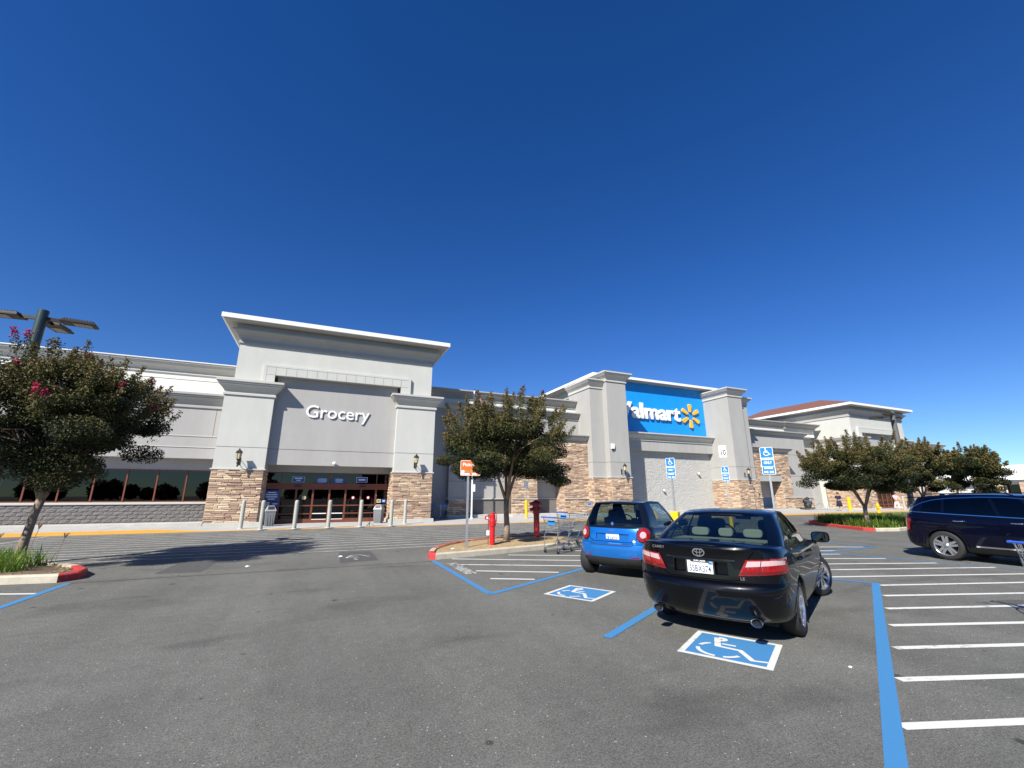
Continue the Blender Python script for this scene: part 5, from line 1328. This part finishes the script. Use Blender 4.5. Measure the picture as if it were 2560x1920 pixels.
        for k in range(len(T)-1):
            for i in range(N):
                f = (k*N+i, k*N+(i+1) % N, (k+1)*N+(i+1) % N, (k+1)*N+i)
                j = i if i < n-1 else N-1-i; xm = (hb[j][0]+hb[j+1][0])/2; kind = segs(j, n, xm, hb[j][1])
                if kind != 'pillar' and (k == 0 or k == len(T)-2): kind = 'pillar'
                if kind not in ('pillar',) and kind.startswith('side'): kind = kind+('R' if i < n-1 else 'L')
                groups.setdefault(kind, []).append(f)
        top0 = (len(T)-1)*N; C_ = 8; cols = []
        for j in range(n):
            r_ = top0+j; l_ = top0+(N-j) % N
            if j in (0, n-1): cols.append([r_]*(C_+1)); continue
            pr_, pl = Vector(V[r_]), Vector(V[l_]); c = [r_]
            for i in range(1, C_):
                t = i/C_; p = pr_.lerp(pl, t); u = 2*t-1; p.z += crown*min(1, abs(pl.y-pr_.y))*(1-abs(u)**2.2); V.append(tuple(p)); c.append(len(V)-1)
            c.append(l_); cols.append(c)
        for j in range(n-1):
            for i in range(C_):
                f = []
                for v_ in (cols[j][i], cols[j+1][i], cols[j+1][i+1], cols[j][i+1]):
                    if v_ not in f: f.append(v_)
                if len(f) > 2: groups['pillar'].append(tuple(f))
        allf = MB().add(V, [f for g in groups.values() for f in g]); me = allf.mesh('x', M['dark_trim']); bmm = bmesh.new(); bmm.from_mesh(me); s.bvhs.append(BVHTree.FromBMesh(bmm)); bmm.free(); bpy.data.meshes.remove(me)
        for kind, fs in groups.items():
            used = sorted({v_ for f in fs for v_ in f}); mp_ = {v_: i for i, v_ in enumerate(used)}
            mbx = MB().add([V[v_] for v_ in used], [tuple(mp_[v_] for v_ in f) for f in fs])
            nm = {'pillar': 'roof', 'rear': 'rear_window', 'front': 'windshield'}.get(kind, 'side_window')
            o = obj(nm, mbx, mp if kind == 'pillar' else mg(kind), s.t, smooth=True)
            o.data.set_sharp_from_angle(angle=R(42))
    def wheel(s, x, y, r, wd, spokes, steer=0, hubc=True, tw=.030, rimr=.68, sp2=False):
        sd = 1 if y > 0 else -1
        pr = [(r*rimr, -wd/2), (r*.80, -wd/2-.004), (r*.93, -wd/2+.004), (r*.985, -wd/2+.022), (r, -wd/2+.05), (r, wd/2-.05), (r*.985, wd/2-.022), (r*.93, wd/2-.004), (r*.80, wd/2+.004), (r*rimr, wd/2)]
        w = obj('wheel', MB().lathe(pr, (0, 0, 0), 40, axis='y', cap=False), M['rubber'], s.t, smooth=True, loc=(x, y-sd*wd/2, r)); w.rotation_euler = (0, 0, steer)
        e = sd*(wd/2)
        rm = MB().lathe([(r*rimr, e), (r*(rimr-.03), e-sd*.008), (r*(rimr-.06), e-sd*.05), (r*(rimr-.08), -e)], (0, 0, 0), 40, axis='y', cap=False)
        rim = obj('rim', rm, M['alloy'], w, smooth=True)
        obj('brake_disc', MB().lathe([(0, e-sd*.09), (r*.5, e-sd*.09), (r*.5, e-sd*.10)], (0, 0, 0), 24, axis='y').lathe([(0, e-sd*.12), (r*.64, e-sd*.12)], (0, 0, 0), 24, axis='y'), M['dark_trim'], w)
        for k in range(spokes):
            a = 2*math.pi*k/spokes+.3; d = Vector((math.cos(a), 0, math.sin(a))); n_ = Vector((-d.z, 0, d.x)); Y = Vector((0, 1, 0))
            for o_ in ((-.034, .034) if sp2 else (0,)):
                p0, p1 = d*r*.10+n_*o_*.6+Y*(e-sd*.022), d*r*(rimr-.03)+n_*o_*1.3+Y*(e-sd*.014)
                q = MB(); w0, w1 = tw*1.2, tw
                q.add([p0-n_*w0/2, p0+n_*w0/2, p1+n_*w1/2, p1-n_*w1/2]+[p-Y*sd*.03 for p in (p0-n_*w0/2, p0+n_*w0/2, p1+n_*w1/2, p1-n_*w1/2)], [(0, 1, 2, 3), (4, 7, 6, 5), (0, 4, 5, 1), (1, 5, 6, 2), (2, 6, 7, 3), (3, 7, 4, 0)])
                obj('spoke', q, M['alloy'], w)
        obj('hub_cap', MB().lathe([(r*.17, e-sd*.03), (r*.15, e-sd*.005), (0, e)], (0, 0, 0), 18, axis='y'), M['alloy'], w, smooth=True)
def wr_z(sp): return sp['r']
def mirror_mb(face=False):
    n = 20; P_ = []
    for x, k in (((-.062, .84),) if face else ((-.058, .86), (-.055, .97), (-.03, 1), (.02, .94), (.055, .7), (.07, .3))):
        P_.append([(x, .125*k*math.copysign(abs(math.cos(2*math.pi*i/n))**.55, math.cos(2*math.pi*i/n)), .082*k*math.copysign(abs(math.sin(2*math.pi*i/n))**.6, math.sin(2*math.pi*i/n))) for i in range(n)])
    v = [p for r_ in P_ for p in r_]; f = [tuple(range(n))]+([] if face else [tuple(range((len(P_)-1)*n, len(P_)*n))[::-1]])
    for k in range(len(P_)-1):
        for i in range(n): f.append((k*n+i, k*n+(i+1) % n, (k+1)*n+(i+1) % n, (k+1)*n+i))
    return MB().add(v, f)
def headrest(mb, x, y, z, w=.24, h=.15, d=.09):
    k = []; n = 12
    for xx in (-d/2, d/2):
        for i in range(n):
            a = 2*math.pi*i/n; k.append((x+xx+(.0 if xx < 0 else .01), y+w/2*math.copysign(abs(math.cos(a))**.5, math.cos(a)), z+h/2*math.copysign(abs(math.sin(a))**.5, math.sin(a))))
    mb.add(k, [tuple(range(n)), tuple(range(n, 2*n))[::-1]]+[(i, i+n, (i+1) % n+n, (i+1) % n) for i in range(n)])
    return mb
def number_plate(car, y, z, text, x, sticker=True, w=.305, h=.155):
    """flat plate facing the rear of the car (towards -x)"""
    rot = (0, 0, R(-90))
    p = obj('number_plate', plate(w, h, .012, -.003, 0), M['plate_white'], car.t, loc=(x, y, z)); p.rotation_euler = rot
    put_text(text, .105, M['plate_ink'], p, (0, -.005, -.052), align='CENTER', depth=.001, sx=.66 if len(text) > 5 else .72, bold=.0008)
    return p

# ---------------- black four-door sedan ----------------
CT = [(-1.1, 1.045), (-.9, 1.075), (-.3, 1.06), (.3, 1.00), (1.4, .97), (2.35, .96), (2.9, .90), (3.4, .80), (3.8, .66)]
sp = dict(w=.905, r=.328, wheels=[(0, .365), (2.775, .375)], mats=[M['black_paint'], M['dark_trim'], M['dark_trim']], top=CT, crown=.035, pr=2.7, pf=2.2,
    taper=lambda x: 1-.03*max(0, (x-2.2)/1.5)**2-.078*max(0, -x)**1.5,
    paint=lambda c: 2 if (c.z > .90 and -.15 < c.x < 2.1 and abs(c.y) < .66 and c.z > lerp_pts(CT, c.x)-.02) else 0,
    levels=[(.21, -.76, 3.50, .78, .45, .75), (.27, -.87, 3.66, .86, .5, .8), (.34, -.94, 3.72, .89, .5, .85), (.50, -1.02, 3.755, .905, .5, .85), (.59, -1.052, 3.76, .91, .5, .85), (.64, -1.035, 3.75, .909, .49, .82), (.668, -1.005, 3.74, .908, .47, .8),
            (.682, -.975, 3.72, .906, .45, .8), (.80, -.965, 3.68, .903, .43, .78), (.92, -.955, 3.62, .892, .42, .75), (1.0, -.96, 3.56, .872, .42, .75), (1.035, -.975, 3.5, .845, .43, .75), (1.055, -.97, 3.46, .81, .43, .75), (1.06, -.94, 3.42, .77, .42, .75)],
    recess=[(-1.3, -.90, -.36, .36, .705, .905, .05)])
sed = Car('black_sedan', 'shiny black four-door sedan parked over a stall line with its front wheels turned', (5.24, 4.70, 0), R(27), sp)
def seg_sed(j, n, x, y):
    if y < .66 and j < n/2: return 'rear'
    if j < 13 or x < .12: return 'pillar'
    if j >= n-14:
        return 'front' if y < .66 else 'pillar'
    if x > 2.0: return 'pillar'
    if abs(x-1.17) < .05: return 'pillar'
    if abs(x-.28) < .03: return 'pillar'
    return 'side_r' if x < 1.17 else 'side_f'
sed.greenhouse((-.50, 2.45, .815, .42, .75, 3.4, 2.6), (.36, 1.62, .61, .22, .25, 3.4, 3.0), seg_sed, lambda x: smooth_tab(CT, x)-.015, lambda x: 1.435-.055*((x-.95)/.6)**2,
    lambda k: M['car_glass'], M['black_paint'], crown=.035, bulge=.028, fr=(.05, .95))
for y, st in ((-.885, 0), (.885, 0)): sed.wheel(0, y, .328, .215, 10, 0, tw=.034)
for y in (-.885, .885): sed.wheel(2.775, y, .328, .215, 10, R(-24), tw=.034)
T = sed.t
# interior
it = MB()
for y in (-.36, 0, .36): headrest(it, .42, y, 1.135, .25 if y else .2, .12)
obj('rear_headrest', it, M['beige'], T, bevel=.015)
it = MB()
for y in (-.38, .38): headrest(it, 1.42, y, 1.19, .26, .19); it.box(1.32, 1.44, y-.24, y+.24, .95, 1.10)
obj('front_seat', it, M['dark_trim'], T, bevel=.02)
obj('parcel_shelf', MB().box(-.22, .34, -.60, .60, 1.045, 1.062), M['beige'], T); obj('dashboard', MB().box(1.95, 2.3, -.6, .6, .97, 1.0), M['dark_trim'], T)
obj('rear_mirror', MB().box(1.60, 1.63, -.12, .12, 1.27, 1.34), M['dark_trim'], T, bevel=.01); obj('steering_wheel', MB().tube([(1.75+.04*math.sin(R(a)), .36+.18*math.cos(R(a)), 1.0+.17*math.sin(R(a))) for a in range(0, 181, 20)], .014, 6), M['dark_trim'], T)
# lamps
for sd in (-1, 1):
    o = sed.quad('tail_lamp', [(sd*.51, .935), (sd*.86, .955), (sd*.875, .795), (sd*.42, .755)], M['red_lens'], 'rear', off=.012, n=(18, 6))
    sed.quad('clear_lens', [(sd*.525, .918), (sd*.79, .935), (sd*.80, .885), (sd*.50, .855)], M['clear_lens'], 'rear', off=.016, n=(12, 2), parent=o)
    sed.quad('lamp_dark_line', [(sd*.655, .945), (sd*.663, .945), (sd*.628, .765), (sd*.620, .765)], M['dark_trim'], 'rear', off=.018, n=(1, 5), parent=o)  # thin dark strip running down across the lens
    sed.quad('lower_lens', [(sd*.445, .800), (sd*.86, .825), (sd*.872, .800), (sd*.425, .765)], M['red_dark'], 'rear', off=.0145, n=(14, 2), parent=o)
    sd_n = 'right' if sd < 0 else 'left'
    sed.quad('side_lens', [(-.80, .955), (-.56, .94), (-.60, .84), (-.80, .80)], M['red_lens'], sd_n, off=.012, n=(8, 4), parent=o)
    sed.quad('clear_lens', [(-.80, .935), (-.62, .925), (-.63, .885), (-.80, .885)], M['clear_lens'], sd_n, off=.015, n=(6, 2), parent=o)
    # body gaps, handles, mouldings
    sed.strip('door_gap', [(.10, .97), (.16, .75), (.42, .42), (.48, .28)], .008, M['gap'], sd_n, n=16, off=.002)
    sed.strip('door_gap', [(1.17, .96), (1.20, .30)], .008, M['gap'], sd_n, off=.002)
    sed.strip('door_gap', [(2.18, .93), (2.24, .6), (2.20, .30)], .008, M['gap'], sd_n, off=.002)
    sed.strip('sill_line', [(.42, .285), (2.30, .285)], .012, M['gap'], sd_n, off=.002)
    sed.strip('belt_chrome', [(.0, .992), (.6, .985), (1.4, .965), (2.15, .95)], .014, M['chrome'], sd_n, off=.006, n=20)
    for x in (.36, 1.42):
        h = sed.hit((x, sd*4, .86), (0, -sd, 0)); yy = h[0].y
        obj('door_handle', MB().tube([(x-.10, yy+sd*.005, .862), (x-.07, yy+sd*.035, .866), (x+.07, yy+sd*.035, .866), (x+.10, yy+sd*.005, .862)], .014, 8), M['black_paint'], T, smooth=True)
    h = sed.hit((2.02, sd*4, .93), (0, -sd, 0)); yy = h[0].y
    m_ = obj('door_mirror', mirror_mb(), M['black_paint'], T, smooth=True, loc=(1.98, yy+sd*.16, 1.02)); m_.scale = (1, 1, 1)
    obj('mirror_glass', mirror_mb(True), M['mirror'], m_); obj('mirror_stalk', MB().box(-.03, .04, *sorted((-sd*.22, -sd*.06)), -.10, -.05), M['black_paint'], m_)
    obj('arch_liner', MB().tube([(.372*math.cos(R(a)), yy*0+sd*.893, .328+.372*math.sin(R(a))) for a in range(-8, 189, 14)], .008, 5), M['dark_trim'], T)
    obj('exhaust_tip', MB().lathe([(.040, -.05), (.046, -.055), (.046, .06), (.040, .06), (.040, -.05)], (0, 0, 0), 20, axis='x', cap=False), M['chrome'], T, loc=(-.93, sd*.56, .285)).scale = (1, 1.35, 1)
    obj('exhaust_bore', MB().lathe([(0, 0), (.040, .0)], (0, 0, 0), 20, axis='x'), M['dark_trim'], T, loc=(-.95, sd*.56, .285)).scale = (1, 1.35, 1)
obj('spare_underside', MB().box(-.5, 3.4, -.68, .68, .17, .25), M['dark_trim'], T)
sed.strip('boot_gap', [(-.60, 1.02), (-.55, .965), (-.475, .80), (-.43, .71), (-.36, .695), (.36, .695), (.43, .71), (.475, .80), (.55, .965), (.60, 1.02)], .010, M['gap'], 'rear', n=60, off=.003)
sed.strip('bumper_step', [(-.88, .655), (-.5, .672), (.5, .672), (.88, .655)], .010, M['gap'], 'rear', n=40, off=.003)
sed.strip('plate_garnish', [(-.40, .918), (.40, .918)], .022, M['black_cell'], 'rear', n=14, off=.022)
sed.strip('diffuser_line', [(-.62, .30), (-.42, .235), (.42, .235), (.62, .30)], .012, M['black_cell'], 'rear', n=30, off=.004)
pl = number_plate(sed, 0, .815, '5SBX374', -.955)
obj('plate_frame', MB().box(-.168, .168, -.006, .002, .072, .092).box(-.168, .168, -.006, .002, -.098, -.074).box(-.168, -.150, -.006, .002, -.074, .072).box(.150, .168, -.006, .002, -.074, .072).box(-.11, .11, -.0065, -.004, .055, .075), M['black_plastic'], pl)
put_text('SUN LAKES', .026, M['print_white'], pl, (0, -.008, .064), align='CENTER', depth=.0006, bold=.0006, sx=1.05); put_text('Country Club', .026, M['print_white'], pl, (0, -.0075, -.093), align='CENTER', depth=.0006, bold=.0006, shear=.3)
put_text('California', .022, M['red_lens'], pl, (0, -.0045, .036), align='CENTER', depth=.0004, shear=.3); obj('sticker', MB().box(.10, .145, -.0055, -.003, .038, .066), M['sign_film_blue'], pl)
# maker's oval emblem, model letters
h = sed.hit((-4, 0, .965), (1, 0, 0)); ex = h[0].x-.008
em = MB()
def oval(mb, cy, cz, ry, rz, w, x, n=28):
    for i in range(n):
        a0, a1 = 2*math.pi*i/n, 2*math.pi*(i+1)/n
        mb.add([(x, cy+(ry+k)*math.cos(a), cz+(rz+k)*math.sin(a)) for a, k in ((a0, -w/2), (a0, w/2), (a1, w/2), (a1, -w/2))], [(0, 3, 2, 1)])
oval(em, 0, .987, .068, .046, .012, ex-.006); oval(em, 0, .987, .022, .040, .009, ex-.007); oval(em, 0, 1.005, .052, .019, .009, ex-.008)
obj('maker_emblem', em, M['chrome'], T)
for s_, y, z, sz in (('CAMRY', .60, 1.002, .045), ('LE', -.44, .715, .045)):
    h = sed.hit((-4, y-(.07 if y > 0 else -.0), z+.01), (1, 0, 0)); o = put_text(s_, sz, M['chrome'], T, (h[0].x-.012, y, z), (0, 0, R(-90 if y < 0 else -96)), depth=.002, bold=.0012, spacing=1.15)
# headlamps
for sd in (-1, 1): sed.quad('headlamp', [(3.15, .76), (3.52, .70), (3.5, .60), (3.2, .64)], M['clear_lens'], 'right' if sd < 0 else 'left', off=.006, n=(6, 3))

# ---------------- small blue and black two-seater ----------------
ST = [(-.5, 1.02), (0, 1.02), (1.3, 1.0), (1.75, .98), (2.0, .90), (2.35, .74)]
sp = dict(w=.83, r=.30, wheels=[(0, .345), (1.873, .345)], mats=[M['black_cell'], M['dark_trim'], M['dark_trim'], M['blue_car'], M['black_plastic']], top=ST, crown=.02, pr=2.9, pf=2.5,
    paint=lambda c: 2 if (c.z > .99 and .0 < c.x < 1.5 and abs(c.y) < .62) else (4 if c.z < .405 else (3 if (c.x < .28 and (c.z < .80 or (abs(c.y) < .62 and c.z < 1.0))) or c.x > 1.95 or c.z < .47 and c.x < .3 else 0)),
    levels=[(.20, -.20, 2.15, .74, .35, .4), (.26, -.33, 2.24, .80, .38, .45), (.34, -.385, 2.28, .825, .38, .5), (.405, -.40, 2.29, .832, .38, .5), (.50, -.415, 2.30, .835, .38, .5), (.60, -.42, 2.30, .835, .38, .5), (.665, -.405, 2.29, .835, .38, .5),
            (.695, -.345, 2.28, .832, .34, .5), (.71, -.315, 2.28, .828, .32, .5), (.80, -.315, 2.26, .822, .32, .5), (.90, -.30, 2.2, .81, .32, .5), (.98, -.285, 2.12, .79, .32, .5), (1.02, -.26, 2.05, .765, .30, .5)],
    recess=[(-.6, -.265, -.42, .42, .725, .885, .04)])
sm = Car('two_seater_car', 'small blue and black two-seater parked nose-in beyond the black sedan', (6.07, 8.11, 0), R(26.5), sp)
def seg_sm(j, n, x, y):
    if j < n/2 and y < .64 and x < .1: return 'rear'
    if x < .42: return 'pillar'
    if j >= n-14: return 'front' if y < .62 else 'pillar'
    if x > 1.42: return 'pillar'
    return 'side_f'
sm.greenhouse((-.255, 1.95, .755, .26, .6, 3.4, 2.6), (-.06, 1.18, .56, .22, .25, 3.2, 3.0), seg_sm, lambda x: smooth_tab(ST, x)-.015, lambda x: 1.53-.05*((x-.6)/.7)**2,
    lambda k: M['car_glass'], M['black_cell'], crown=.03, bulge=.035, fr=(.05, .94))
T = sm.t
for x in (0, 1.873):
    for y in (-.815, .815): sm.wheel(x, y, .30, .185 if x else .205, 8, 0, tw=.035)
it = MB()
for y in (-.34, .34): headrest(it, .52, y, 1.22, .27, .24, .10); it.box(.46, .60, y-.24, y+.24, .85, 1.16)
obj('seat', it, M['dark_trim'], T, bevel=.03)
obj('steering_wheel', MB().tube([(1.15, .34+.18*math.cos(R(a)), 1.03+.17*math.sin(R(a))) for a in range(0, 361, 20)], .014, 6), M['dark_trim'], T)
obj('dashboard', MB().box(1.3, 1.6, -.6, .6, .98, 1.06), M['dark_trim'], T)
for sd in (-1, 1):
    def disc(r0, r1, a=sd*.662, b=.865): return lambda u, v: (a+(r0+(r1-r0)*v)*math.cos(2*math.pi*u)*.86, b+(r0+(r1-r0)*v)*1.05*math.copysign(abs(math.sin(2*math.pi*u))**.85, math.sin(2*math.pi*u)))
    sm.patch('lamp_housing', disc(.0, .145), M['dark_trim'], 'rear', off=.006, n=(32, 6))
    o = sm.patch('tail_lamp', disc(.0, .122), M['red_lens'], 'rear', off=.024, n=(32, 6))
    sm.patch('clear_lens', disc(.0, .060), M['clear_lens'], 'rear', off=.040, n=(24, 4), parent=o)
    sm.quad('reflector', [(sd*.42, .445), (sd*.62, .448), (sd*.60, .425), (sd*.46, .425)], M['red_lens'], 'rear', off=.008, n=(6, 1))
    h = sm.hit((1.45, sd*4, .95), (0, -sd, 0)); yy = h[0].y
    m_ = obj('door_mirror', mirror_mb(), M['black_plastic'], T, smooth=True, loc=(1.47, yy+sd*.13, 1.06)); m_.scale = (.9, .85, .95)
    obj('mirror_glass', mirror_mb(True), M['mirror'], m_); obj('mirror_stalk', MB().box(-.03, .03, *sorted((-sd*.2, -sd*.05)), -.09, -.05), M['black_plastic'], m_)
    sdn = 'right' if sd < 0 else 'left'
    sm.strip('door_gap', [(.45, 1.0), (.48, .7), (.52, .3)], .008, M['gap'], sdn, off=.002); sm.strip('door_gap', [(1.5, .96), (1.45, .6), (1.5, .3)], .008, M['gap'], sdn, off=.002)
    h = sm.hit((.64, sd*4, .88), (0, -sd, 0)); obj('door_handle', MB().tube([(.56, h[0].y, .885), (.60, h[0].y+sd*.03, .888), (.72, h[0].y+sd*.03, .888), (.76, h[0].y, .885)], .014, 8), M['black_cell'], T, smooth=True)
sm.strip('hatch_gap', [(-.55, .98), (-.545, .80), (-.52, .745), (-.44, .712), (.44, .712), (.52, .745), (.545, .80), (.55, .98)], .010, M['gap'], 'rear', n=50, off=.003)
sm.strip('bumper_slot', [(-.50, .672), (-.42, .655), (.42, .655), (.50, .672)], .028, M['dark_trim'], 'rear', n=30, off=.004)
obj('rear_wiper', MB().tube([(-.20, .22, 1.46), (-.235, .05, 1.455), (-.21, -.02, 1.47)], [.010, .014, .02], 6), M['black_plastic'], T); obj('roof_spoiler', MB().box(-.14, -.02, -.46, .46, 1.485, 1.50), M['black_cell'], T, bevel=.006)
pl = number_plate(sm, 0, .80, 'EX459', -.275); w_ = wheelchair(.085, -.006, pl, M['poster_blue']); w_.location = (-.118, 0, -.005); obj('sticker', MB().box(.11, .145, -.0055, -.003, .04, .065), M['print_white'], pl)
h = sm.hit((-4, 0, .955), (1, 0, 0)); put_text('smart', .055, M['chrome'], T, (h[0].x-.008, 0, .925), (0, 0, R(-90)), align='CENTER', depth=.002, bold=.001, spacing=1.1)
sm.patch('round_sticker', lambda u, v: (-.49+.028*v*math.cos(6.283*u), .735+.028*v*math.sin(6.283*u)), M['print_white'], 'rear', off=.008, n=(14, 1))
sm.patch('window_emblem', lambda u, v: (0+.03*v*math.cos(6.283*u), 1.07+.035*v*math.sin(6.283*u)), M['chrome'], 'rear', off=.008, n=(14, 1))

# ---------------- dark SUV ----------------
VT = [(-1.05, 1.17), (0, 1.14), (1.5, 1.10), (2.4, 1.08), (2.9, 1.03), (3.4, .97), (3.8, .82)]
sp = dict(w=.935, r=.365, wheels=[(0, .415), (2.815, .415)], mats=[M['navy_paint'], M['dark_trim'], M['dark_trim'], M['navy_paint'], M['black_plastic']], top=VT, crown=.03, pr=3.0, pf=2.4,
    paint=lambda c: 2 if (c.z > 1.06 and -.4 < c.x < 2.1 and abs(c.y) < .7 and c.z > lerp_pts(VT, c.x)-.01) else (4 if c.z < .375 else 0),
    levels=[(.24, -.70, 3.45, .80, .4, .7), (.30, -.88, 3.64, .88, .42, .75), (.375, -.95, 3.70, .915, .42, .8), (.385, -.965, 3.71, .925, .42, .8), (.55, -.99, 3.74, .935, .42, .8), (.66, -.99, 3.74, .938, .42, .8), (.72, -.96, 3.73, .94, .40, .8),
            (.85, -.945, 3.70, .94, .4, .78), (.98, -.935, 3.66, .935, .4, .75), (1.08, -.92, 3.6, .92, .4, .75), (1.14, -.90, 3.52, .895, .4, .75), (1.16, -.87, 3.46, .86, .4, .75)])
su = Car('dark_suv', 'large dark navy SUV cut by the right edge, seen from its side', (16.30, 6.42, 0), R(-92), sp)
def seg_su(j, n, x, y):
    if j < n/2 and y < .70 and x < -.4: return 'rear'
    if x < -.42: return 'pillar'
    if j >= n-14: return 'front' if y < .72 else 'pillar'
    if x > 2.05: return 'pillar'
    if abs(x-1.15) < .05 or abs(x-.06) < .04: return 'pillar'
    return 'side_q' if x < .06 else ('side_r' if x < 1.15 else 'side_f')
su.greenhouse((-.86, 2.55, .855, .42, .75, 3.3, 2.6), (-.62, 1.72, .655, .30, .25, 3.4, 3.0), seg_su, lambda x: smooth_tab(VT, x)-.015, lambda x: 1.675-.05*max(0, (x-.8)/.9)**2-.085*max(0, (.5-x)/1.1)**1.6,
    lambda k: M['dark_glass'], M['navy_paint'], crown=.03, bulge=.03, fr=(.05, .90))
T = su.t
for x in (0, 2.815):
    for y in (-.925, .925): su.wheel(x, y, .365, .235, 5, 0, tw=.052, rimr=.70, sp2=True)
for sd, sdn in ((-1, 'right'), (1, 'left')):
    pts = [(-.80, 1.215), (-.62, 1.33), (-.42, 1.44), (-.15, 1.53), (.2, 1.575), (.8, 1.605), (1.3, 1.60), (1.7, 1.555)]
    su.strip('window_chrome', pts, .022, M['chrome'], sdn, n=40, off=.010)
    su.strip('window_chrome', [(-.80, 1.215), (-.5, 1.20), (.3, 1.165), (1.2, 1.135), (2.2, 1.105)], .018, M['chrome'], sdn, n=30, off=.010)
    o = su.quad('tail_lamp', [(sd*.62, 1.05), (sd*.925, 1.06), (sd*.925, .72), (sd*.80, .74)], M['red_lens'], 'rear', off=.012, n=(12, 6))
    su.quad('side_lens', [(-.78, 1.06), (-.66, 1.03), (-.70, .80), (-.80, .74)], M['red_lens'], sdn, off=.010, n=(5, 5), parent=o)
    su.strip('door_gap', [(-.02, 1.14), (.30, .80), (.46, .55), (.48, .33)], .008, M['gap'], sdn, n=20, off=.003); su.strip('door_gap', [(1.15, 1.12), (1.17, .33)], .008, M['gap'], sdn, off=.003); su.strip('door_gap', [(2.2, 1.08), (2.25, .33)], .008, M['gap'], sdn, off=.003)
    su.strip('sill_chrome', [(.62, .40), (2.25, .40)], .035, M['chrome'], sdn, n=20, off=.010)
    for x in (.38, 1.46):
        h = su.hit((x, sd*4, 1.0), (0, -sd, 0)); yy = h[0].y
        obj('door_handle', MB().tube([(x-.12, yy, 1.0), (x-.09, yy+sd*.04, 1.003), (x+.09, yy+sd*.04, 1.003), (x+.12, yy, 1.0)], .016, 8), M['chrome'], T, smooth=True)
    for wx in (0, 2.815):
        ar = MB()
        pts = [(wx+.435*math.cos(R(a)), .365+.435*math.sin(R(a))) for a in range(-5, 186, 10)]
        su.strip('arch_cladding', pts, .055, M['black_plastic'], sdn, n=36, off=.012)
    obj('roof_rail', MB().tube([(-.45, sd*.60, 1.625), (-.3, sd*.60, 1.69), (1.2, sd*.60, 1.72), (1.4, sd*.60, 1.66)], .014, 6), M['black_cell'], T)
    h = su.hit((2.05, sd*4, 1.05), (0, -sd, 0)); m_ = obj('door_mirror', mirror_mb(), M['navy_paint'], T, smooth=True, loc=(2.03, h[0].y+sd*.17, 1.16)); obj('mirror_stalk', MB().box(-.03, .03, *sorted((-sd*.2, -sd*.05)), -.08, -.04), M['black_plastic'], m_)
obj('roof_spoiler', MB().box(-.80, -.50, -.60, .60, 1.585, 1.61), M['navy_paint'], T, bevel=.01); obj('antenna_fin', MB().add([(-.3, -.02, 1.66), (-.3, .02, 1.66), (-.12, 0, 1.66), (-.28, 0, 1.72)], [(0, 1, 3), (0, 3, 2), (1, 2, 3)]), M['navy_paint'], T)
number_plate(su, 0, .85, '', -.95)
obj('spare_underside', MB().box(-.6, 3.3, -.72, .72, .20, .30), M['dark_trim'], T)
